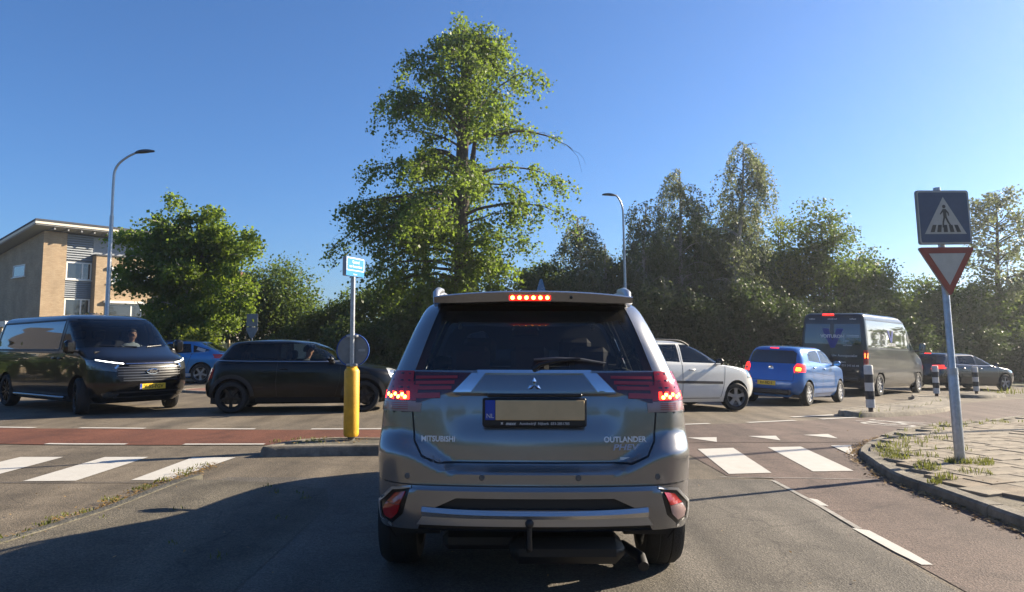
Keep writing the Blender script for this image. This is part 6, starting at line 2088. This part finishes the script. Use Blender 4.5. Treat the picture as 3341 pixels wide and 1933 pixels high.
def branch_tree(name, label, x, y, height, r0, limbs, leaf, leaf_m, seed, group=None, bark=None, lean=(0, 0), twig=(.7, 1.4), ntw=7, per=26, spread=.22, droop=.35, twig_e=(-.1, -.9), leaders=1, start=.25, top=.93, bare=0, extra=None, aspect=.55, zoff=0):
    rng = np.random.default_rng(seed)
    t = thing(name, label, 'tree', (x, y, gz(x, y)), 0, group)
    mb = MB()
    tr = []
    n = 14
    for i in range(n + 1):
        u = i / n
        tr.append(np.array([lean[0] * u + .12 * math.sin(u * 5 + seed), lean[1] * u + .1 * math.cos(u * 4 + seed * 2) - .1, -.1 + (height * top) * u]))
    mb.tube(tr, [r0 * (1 - u) ** .75 + .02 for u in np.linspace(0, 1, n + 1)], 9)
    for k in range(leaders - 1):
        i0 = 6
        pth = limb_path(tr[i0], rng.uniform(0, 6.28), height * .42, 1.25, 1.5, rng, .05)
        mb.tube(pth, list(np.linspace(r0 * .5, .02, len(pth))), 7)
    trunk_at = lambda z: tr[int(max(0, min(n, round((z + .1) / (height * top) * n))))]
    C = []
    tw = MB()
    for (z, az, L_, e0, e1, *dead) in limbs:
        pth = limb_path(trunk_at(z) * np.array([1, 1, 0]) + np.array([0, 0, z]), az, L_, e0, e1, rng)
        mb.tube(pth, list(np.linspace(max(.025, min(r0 * .4, L_ * .018)), .008, len(pth))), 6, cap=False)
        for k in range(int(ntw * (L_ / 3.0) ** .8) + 2):
            u = start + (1 - start) * rng.random() ** .75
            i = min(len(pth) - 1, int(u * (len(pth) - 1)))
            base = pth[i]
            a2 = az + rng.normal(0, .95)
            tl = rng.uniform(*twig)
            tp = limb_path(base, a2, tl, rng.uniform(*sorted(twig_e)) + .4, twig_e[1], rng, .2, 4)
            tw.tube(tp, [.010, .008, .006, .005, .003], 3, cap=False)
            if rng.random() < (dead[0] if dead else bare): continue
            m_ = int(per * rng.uniform(.5, 1.4))
            q = rng.random(m_) ** .7 * (len(tp) - 1)
            for v in q:
                i2 = int(v); f = v - i2
                pz = tp[i2] * (1 - f) + tp[min(i2 + 1, len(tp) - 1)] * f
                C.append(pz + rng.normal(0, spread, 3) * np.array([1, 1, .9]))
    if extra is not None: C += list(extra(rng))
    C = np.array(C)
    mb.build('trunk', bark or M_BARK, t, True)
    tw.build('twigs', bark or M_BARK, t)['kind'] = 'stuff'
    leaf_mesh('crown', C, leaf, rng, leaf_m, t, droop, aspect=aspect)
    return t

def lobe_tree(name, label, x, y, lobes, leaf, leaf_m, seed, n, trunk=(.15, 2.0), group=None, cat='tree', bark=None, droop=.3, fill=.35, holes=.35, crown='crown'):
    """crown of many uneven lobes; lobes: (dx, dy, z, rx, ry, rz)"""
    rng = np.random.default_rng(seed)
    t = thing(name, label, cat, (x, y, gz(x, y)), 0, group)
    mb = MB()
    top = max(l[2] for l in lobes)
    mb.tube([(0, 0, -.1), (.05, .03, trunk[1] * .5), (0, 0, trunk[1]), (.06, -.04, max(trunk[1] + .2, top))], [trunk[0], trunk[0] * .85, trunk[0] * .7, .03], 8)
    for l in lobes:
        z0 = min(trunk[1], l[2] * .7)
        mb.tube([(0, 0, z0), (l[0] * .5, l[1] * .5, (z0 + l[2]) / 2 + .1), (l[0], l[1], l[2])], [trunk[0] * .45, trunk[0] * .3, .02], 5)
    mb.build('trunk', bark or M_BARK, t, True)
    vol = np.array([(l[3] * l[4] + l[4] * l[5] + l[3] * l[5]) for l in lobes]); vol /= vol.sum()
    C = []
    for l, w in zip(lobes, vol):
        k = int(n * w)
        # clumps on the lobe
        nc = max(10, k // 34)
        d = rng.normal(size=(nc, 3)); d /= np.linalg.norm(d, axis=1)[:, None]
        rr = np.where(rng.random(nc) < fill, rng.uniform(.35, .85, nc), rng.uniform(.82, 1.14, nc))
        cc = d * rr[:, None] * np.array(l[3:6]) + np.array(l[:3])
        keep = rng.random(nc) > holes * .5
        cc = cc[keep]
        idx = rng.integers(0, len(cc), k)
        sp_ = .13 * (l[3] + l[4] + l[5]) / 3 + leaf * .9
        C.append(cc[idx] + rng.normal(0, 1, (k, 3)) * sp_ * np.array([1, 1, .7]))
    C = np.concatenate(C)
    C = C[C[:, 2] > .05]
    leaf_mesh(crown, C, leaf, rng, leaf_m, t, droop)
    return t

def rand_lobes(rng, w, h, d, z0, n, taper=.6):
    out = []
    for i in range(n):
        u = rng.random()
        z = z0 + (h - z0) * (.12 + .80 * u)
        k = 1 - taper * u
        r = rng.uniform(.26, .42) * w * (.55 + .45 * k)
        out.append((rng.uniform(-1, 1) * (w / 2 - r * .5) * k, rng.uniform(-1, 1) * d / 2 * k, min(z, h - r * .7), r, r * .9, r * rng.uniform(.7, 1.0)))
    return out

# the tall tree in the middle: drooping limbs, open crown
def main_tree():
    rng = np.random.default_rng(21)
    H = 15.4
    limbs = []
    def reach(z, az):
        left = math.cos(az) < 0
        T = [(3.6, 1.9), (4.6, 2.7), (6, 3.6), (7.5, 4.4), (9, 4.7), (10, 4.4), (11, 3.8), (12, 3.1), (13, 2.5), (14, 1.9), (14.8, 1.2)]
        r = np.interp(z, [a for a, b in T], [b for a, b in T])
        if not left: r *= np.interp(z, [3.6, 5.5, 7, 9, 14], [.6, .75, .9, .95, .95])
        return r
    for i in range(92):
        z = 3.7 + 10.9 * ((i + rng.random()) / 92)
        az = rng.uniform(0, 2 * PI)
        L_ = reach(z, az) * rng.uniform(.62, 1.12)
        up = np.interp(z, [3.5, 8, 11, 14], [.30, .50, .70, 1.1])
        limbs.append((max(2.8, z - L_ * .22), az, L_ * 1.08, up + rng.normal(0, .15), -.55 + rng.normal(0, .2) if z < 10 else -.1))
    # the long bare-tipped bough to the left and its fellow to the right
    limbs += [(6.0, PI - .05, 7.0, .42, -.85, .55), (13.4, .1, 2.6, .8, -1.1, .8), (9.6, -.1, 5.0, .35, -.7, .75), (5.6, PI - .05, 5.6, .42, -.75), (6.6, PI + .2, 5.0, .5, -.6), (7.9, .1, 4.9, .6, -.7), (10.6, PI, 3.5, .55, -.8), (12.0, .05, 2.9, .9, -1.0), (5.0, .25, 3.2, .6, -.3), (4.2, PI - .2, 4.2, .3, -.8), (4.4, PI + .3, 4.0, .25, -.7), (4.9, PI - .3, 4.4, .35, -.8), (3.9, PI + .1, 3.6, .35, -.9)]
    def ivy(rg):
        out = []
        for _ in range(900):
            z = rg.uniform(.3, 4.8); a = rg.uniform(0, 2 * PI); r_ = .36 + rg.random() * .30 * (1.1 - z / 6)
            out.append(np.array([math.cos(a) * r_, math.sin(a) * r_ - .1, z]))
        return out
    branch_tree('maple_tree', 'tall open-crowned tree with drooping limbs and dead twigs, rising behind the SUV', -2.0, 30.0, H, .42, limbs, .11, L_MAPLE, 21, ntw=9, per=66, spread=.15, droop=.5, leaders=3, twig=(.6, 1.7), twig_e=(-.2, -1.35), bare=.12, start=.25, extra=ivy, aspect=.62)
main_tree()
# broad tree before the house
def left_tree():
    rng = np.random.default_rng(5)
    limbs = []
    for i in range(70):
        z = 1.5 + 4.5 * ((i + rng.random()) / 70)
        az = rng.uniform(0, 2 * PI)
        r = np.interp(z, [1.5, 3, 4.5, 5.5, 6.6], [2.0, 3.0, 3.0, 2.4, 1.5])
        if math.cos(az) < 0: r *= 1.15
        limbs.append((z, az, r * rng.uniform(.5, 1.2), .6 + rng.normal(0, .2), -.15 + rng.normal(0, .2)))
    for k in range(7):
        limbs.append((4.7, 2 * PI * k / 7, 2.2, 1.25, .7)); limbs.append((4.1, 2 * PI * k / 7 + .4, 2.7, 1.0, .4))
    branch_tree('broadleaf_tree', 'broad bright green tree with light trunk in front of the brick house', -13.75, 31.6, 6.5, .2, limbs, .12, L_OAK, 5, ntw=8, per=76, spread=.155, droop=.3, leaders=2, twig=(.4, 1.0), start=.25, bark=M_BIRCH, aspect=.65)
left_tree()
rg = np.random.default_rng(77)
lobe_tree('round_tree', 'dense rounded dark green tree right of the broad left tree', -12.2, 38.0, [(-.8, 0, 2.6, 1.9, 1.8, 1.8), (.6, 0, 2.2, 1.7, 1.7, 1.6), (-.2, .3, 4.1, 1.7, 1.6, 1.5), (1.3, -.2, 1.5, 1.3, 1.3, 1.2), (-1.6, 0, 3.4, 1.5, 1.4, 1.5), (-2.4, 0, 2.0, 1.6, 1.4, 1.7), (.5, -.4, 3.3, 1.4, 1.3, 1.3), (1.0, -.6, .9, 1.1, 1.0, .9)], .12, L_MID, 7, 34000, (.2, 1.6), fill=.3)
for i, (dx, y, w, h, lab) in enumerate(((-16.2, 29.2, 2.4, 2.3, 'yellow-green shrub below the broad tree, nearest the black van'), (-14.6, 30.0, 2.2, 2.5, 'yellow-green shrub at the foot of the light trunk'), (-12.9, 29.8, 1.7, 1.7, 'low yellow-green shrub right of the light trunk'), (-10.7, 35.5, 2.2, 1.9, 'low olive bush behind the grey sign backs'))):
    lobe_tree('shrub', lab, dx, y, rand_lobes(rg, w, h, 1.4, .2, 7, .4), .12, L_YELL if i < 3 else L_MID, 100 + i, 7000, (.05, .5), 'shrubs on the left verge', 'shrub')
# hedge behind the hatchback
for i, (x, y, w, h, m, lab) in enumerate(((-9.3, 37.0, 2.6, 3.2, L_MID, 'leftmost bush of the hedge behind the yellow post'), (-7.6, 36.0, 2.8, 3.9, L_MID, 'bush with an airy pale top behind the yellow post'), (-5.8, 35.0, 2.6, 4.2, L_MID, 'bush directly right of the street name plate'),
                                       (-4.6, 34.0, 2.6, 3.6, L_DARK, 'dark bush left of the tall tree trunk'), (-3.2, 33.6, 2.8, 4.4, L_DARK, 'dark bush at the foot of the tall tree'), (-.7, 33.4, 2.8, 5.2, L_YELL, 'yellow-green bush right of the tall tree trunk'), (1.4, 35.5, 2.8, 5.0, L_MID, 'bush between the tall tree and the weeping birch'),
                                       (-6.9, 31.0, 2.4, 2.3, L_DARK, 'low dark bush behind the bonnet of the black hatchback'), (-4.8, 30.6, 2.6, 2.4, L_DARK, 'low dark bush just left of the SUV'), (-2.9, 31.3, 2.4, 2.6, L_DARK, 'low dark bush under the tall tree, behind the SUV'))):
    lobe_tree('bush', lab, x, y, rand_lobes(rg, w, h, 1.8, .15, 11, .45), .12, m, 200 + i, 11000, (.08, .8), 'bushes beyond the roundabout', 'bush')
# birches on the right
def birch(lab, x, y, h, w, seed, dens=1.0, base=.25, lean=(0, 0)):
    rng = np.random.default_rng(seed)
    limbs = []
    n = int(38 * dens * h / 9)
    for i in range(n):
        u = (i + rng.random()) / n
        z = h * (base + (.95 - base) * u)
        r = w * 1.2 * (.35 + .9 * (1 - u) ** .8 * min(1, u * 4 + .35)) * rng.uniform(.6, 1.15)
        limbs.append((z, rng.uniform(0, 2 * PI), max(.35, r), rng.uniform(.6, 1.1), -.7))
    branch_tree('birch_tree', lab, x, y, h, .12, limbs, .088, L_BIRCH, seed, 'birches on the right', M_BIRCH, ntw=8, per=64, spread=.10, droop=1.2, twig=(.7, 1.9), twig_e=(-.7, -1.55), start=.2, lean=lean, top=.97)
birch('short dark weeping birch left of the right lamp', 3.3, 35.0, 7.7, 1.2, 31, 1.2, .3)
birch('thin young birch just left of the right lamp pole', 4.7, 36.0, 6.6, .6, 32, .8, .3)
birch('weeping birch directly right of the lamp head', 6.3, 35.0, 8.5, 1.55, 33, 1.0, .3, (.2, 0))
birch('tall birch with a gap below its top', 8.6, 36.0, 10.6, 1.45, 34, 1.0, .28, (-.3, 0))
birch('tallest birch with a leaning pointed top', 10.7, 36.0, 12.1, 1.75, 35, 1.25, .22, (.9, 0))
# the dense wood right
wood = [(2.7, 37.5, 3.4, 5.0, L_DARK, 'dark tree behind the weeping birch'), (5.0, 37.5, 3.4, 5.6, L_DARK, 'dark tree behind the right lamp pole'), (7.2, 38, 3.8, 6.6, L_DARK, 'dark tree below the weeping birch'),
        (9.4, 37.5, 4.2, 8.0, L_DARK, 'dark tree below the two tall birches'), (11.9, 37.5, 4.0, 7.8, L_DARK, 'dark tree right of the tallest birch'), (14.1, 38.5, 3.2, 8.2, L_YELL, 'bright green pointed tree'), (16.2, 38.0, 4.0, 8.8, L_MID, 'dark green pointed tree above the tall van'),
        (18.2, 39.0, 3.6, 6.6, L_DARK, 'dark tree behind the roof of the tall van'), (20.4, 39.5, 3.4, 5.1, L_MID, 'mid green tree left of the road sign'), (23.0, 40.5, 3.6, 5.4, L_MID, 'mid green tree behind the road sign pole'), (25.8, 41.5, 3.8, 5.6, L_MID, 'mid green tree right of the road sign'), (28.8, 42.5, 3.8, 5.4, L_MID, 'green tree at the right edge of the picture'), (32, 44, 4, 5.6, L_MID, 'green tree beyond the right edge')]
for i, (x, y, w, h, m, lab) in enumerate(wood):
    tp = .68 if 'pointed' in lab else .4
    lobe_tree('dense_tree', lab, x, y, rand_lobes(rg, w * 1.1, h, 2.2, .4, 18, tp), .115, m, 300 + i, 22000, (.14, 1.2), 'dense trees on the right', fill=.3)
und = [(2.0, 33.0), (4.0, 33.8), (6.2, 33.6), (8.4, 34.0), (10.6, 34.2), (12.8, 34.6), (15.0, 35.4), (17.2, 36.2), (19.6, 37.0), (22.0, 38.0), (24.6, 39.0), (27.4, 40.0), (30.0, 41)]
pos = ['first', 'second', 'third', 'fourth', 'fifth', 'sixth', 'seventh', 'eighth', 'ninth', 'tenth', 'eleventh', 'twelfth', 'last']
for i, (x, y) in enumerate(und):
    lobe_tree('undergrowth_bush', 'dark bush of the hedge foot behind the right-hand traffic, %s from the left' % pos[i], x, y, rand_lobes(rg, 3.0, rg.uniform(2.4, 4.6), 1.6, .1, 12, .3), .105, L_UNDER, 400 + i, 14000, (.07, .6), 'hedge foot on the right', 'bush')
# the lone open tree at the right edge
rng = np.random.default_rng(9)
limbs = []
for i in range(46):
    z = 4.2 + 6.2 * ((i + rng.random()) / 46); az = rng.uniform(0, 2 * PI)
    r = np.interp(z, [4, 6, 8.5, 10.5], [1.5, 2.6, 2.5, 1.0])
    limbs.append((z, az, r * rng.uniform(.6, 1.1), .5, .0))
branch_tree('open_tree', 'open-branched tall tree behind the road sign at the right edge', 27.3, 41.0, 10.9, .2, limbs, .15, L_BIRCH, 9, ntw=6, per=22, spread=.17, twig=(.4, 1.0), start=.3)
# a far belt of trees that closes the horizon
rng = np.random.default_rng(99)
def belt():
    C = []
    for k in range(150):
        a = rad(-75 + 150 * k / 149)
        d = rng.uniform(95, 130)
        if -20 < math.degrees(a) < -14 and False: continue
        x, y = d * math.sin(a), d * math.cos(a)
        h = rng.uniform(3.2, 5.0) if math.degrees(a) < 3 else rng.uniform(5, 8)
        m = 190
        p = rng.normal(size=(m, 3)); p /= np.linalg.norm(p, axis=1)[:, None]
        C.append(p * np.array([3.4, 2.5, h * .55]) * rng.uniform(.75, 1.05, (m, 1)) + np.array([x, y, h * .45 + gz(x, y)]))
    C = np.concatenate(C)
    o = leaf_mesh('far_wood', C, .8, rng, L_DARK, None, .2)
    tag(o, 'far belt of trees closing the horizon', 'trees', kind='stuff')
belt()

# trees and a house row out of view, behind and left of the camera: they stand in the car bodies' reflections
def rear_belt():
    rng = np.random.default_rng(123)
    C = []
    for k in range(75):
        a = rad(105 + 165 * k / 74)
        d = rng.uniform(26, 44)
        x, y = d * math.sin(a), d * math.cos(a)
        if abs(x) < 4: continue
        h = rng.uniform(6, 10)
        m = 320
        p = rng.normal(size=(m, 3)); p /= np.linalg.norm(p, axis=1)[:, None]
        C.append(p * np.array([2.8, 2.8, h * .52]) * rng.uniform(.6, 1.05, (m, 1)) + np.array([x, y, h * .5]))
    for k in range(26):
        x, y, h = -30 + rng.uniform(-2, 2), -6 + 42 * k / 25, rng.uniform(2.6, 3.6)
        p = rng.normal(size=(300, 3)); p /= np.linalg.norm(p, axis=1)[:, None]
        C.append(p * np.array([1.6, 1.6, h * .52]) * rng.uniform(.6, 1.05, (300, 1)) + np.array([x - max(0, y - 24) * .9, y, h * .5]))
    C = np.concatenate(C)
    tag(leaf_mesh('rear_wood', C, .5, rng, L_MID, None, .2), 'belt of trees behind the camera, seen only in reflections', 'trees', kind='stuff')
rear_belt()
x0, y0 = -47.0, 20.0
t = thing('terraced_house', 'tan brick house beyond the left edge, reflected in the black van', 'house', (x0, y0, 0), rad(80))
mb = MB(); mb.prism([(-9, 0), (9, 0), (9, 5.4), (-9, 5.4)], 0, 8, 'y'); mb.build('wall', MATS['garage_brick'], t)
mb = MB(); mb.prism([(-.5, 5.4), (8.5, 5.4), (4, 8.6)], -9.4, 9.4, 'x'); mb.build('roof', MATS['roof_dark'], t)
for i in range(6):
    for z in (1.4, 4.0):
        mb = MB(); mb.box((-7.2 + i * 2.9, -.03, z), (1.5, .08, 1.4)); w = mb.build('window', MATS['window_frame_white'], t)
        mb = MB(); mb.box((-7.2 + i * 2.9, -.08, z), (1.3, .03, 1.2)); mb.build('pane', MATS['house_glass'], w)

# ------------------------------------------------------------------ thin haze volume added to stand in for windscreen glare
hz = MB(); hz.box((0, 420, 7.6), (840, 1000, 20.4))
o = hz.build('haze', None)
m, N, L, out = nt('glare_haze')
v = N.new('ShaderNodeVolumePrincipled')
v.inputs['Color'].default_value = (.86, .90, .95, 1)
v.inputs['Density'].default_value = .0008
v.inputs['Anisotropy'].default_value = .65
L.new(v.outputs[0], out.inputs['Volume'])
o.data.materials.append(m)
tag(o, 'thin pale haze added in place of the milky windscreen glare', 'haze', kind='stuff')
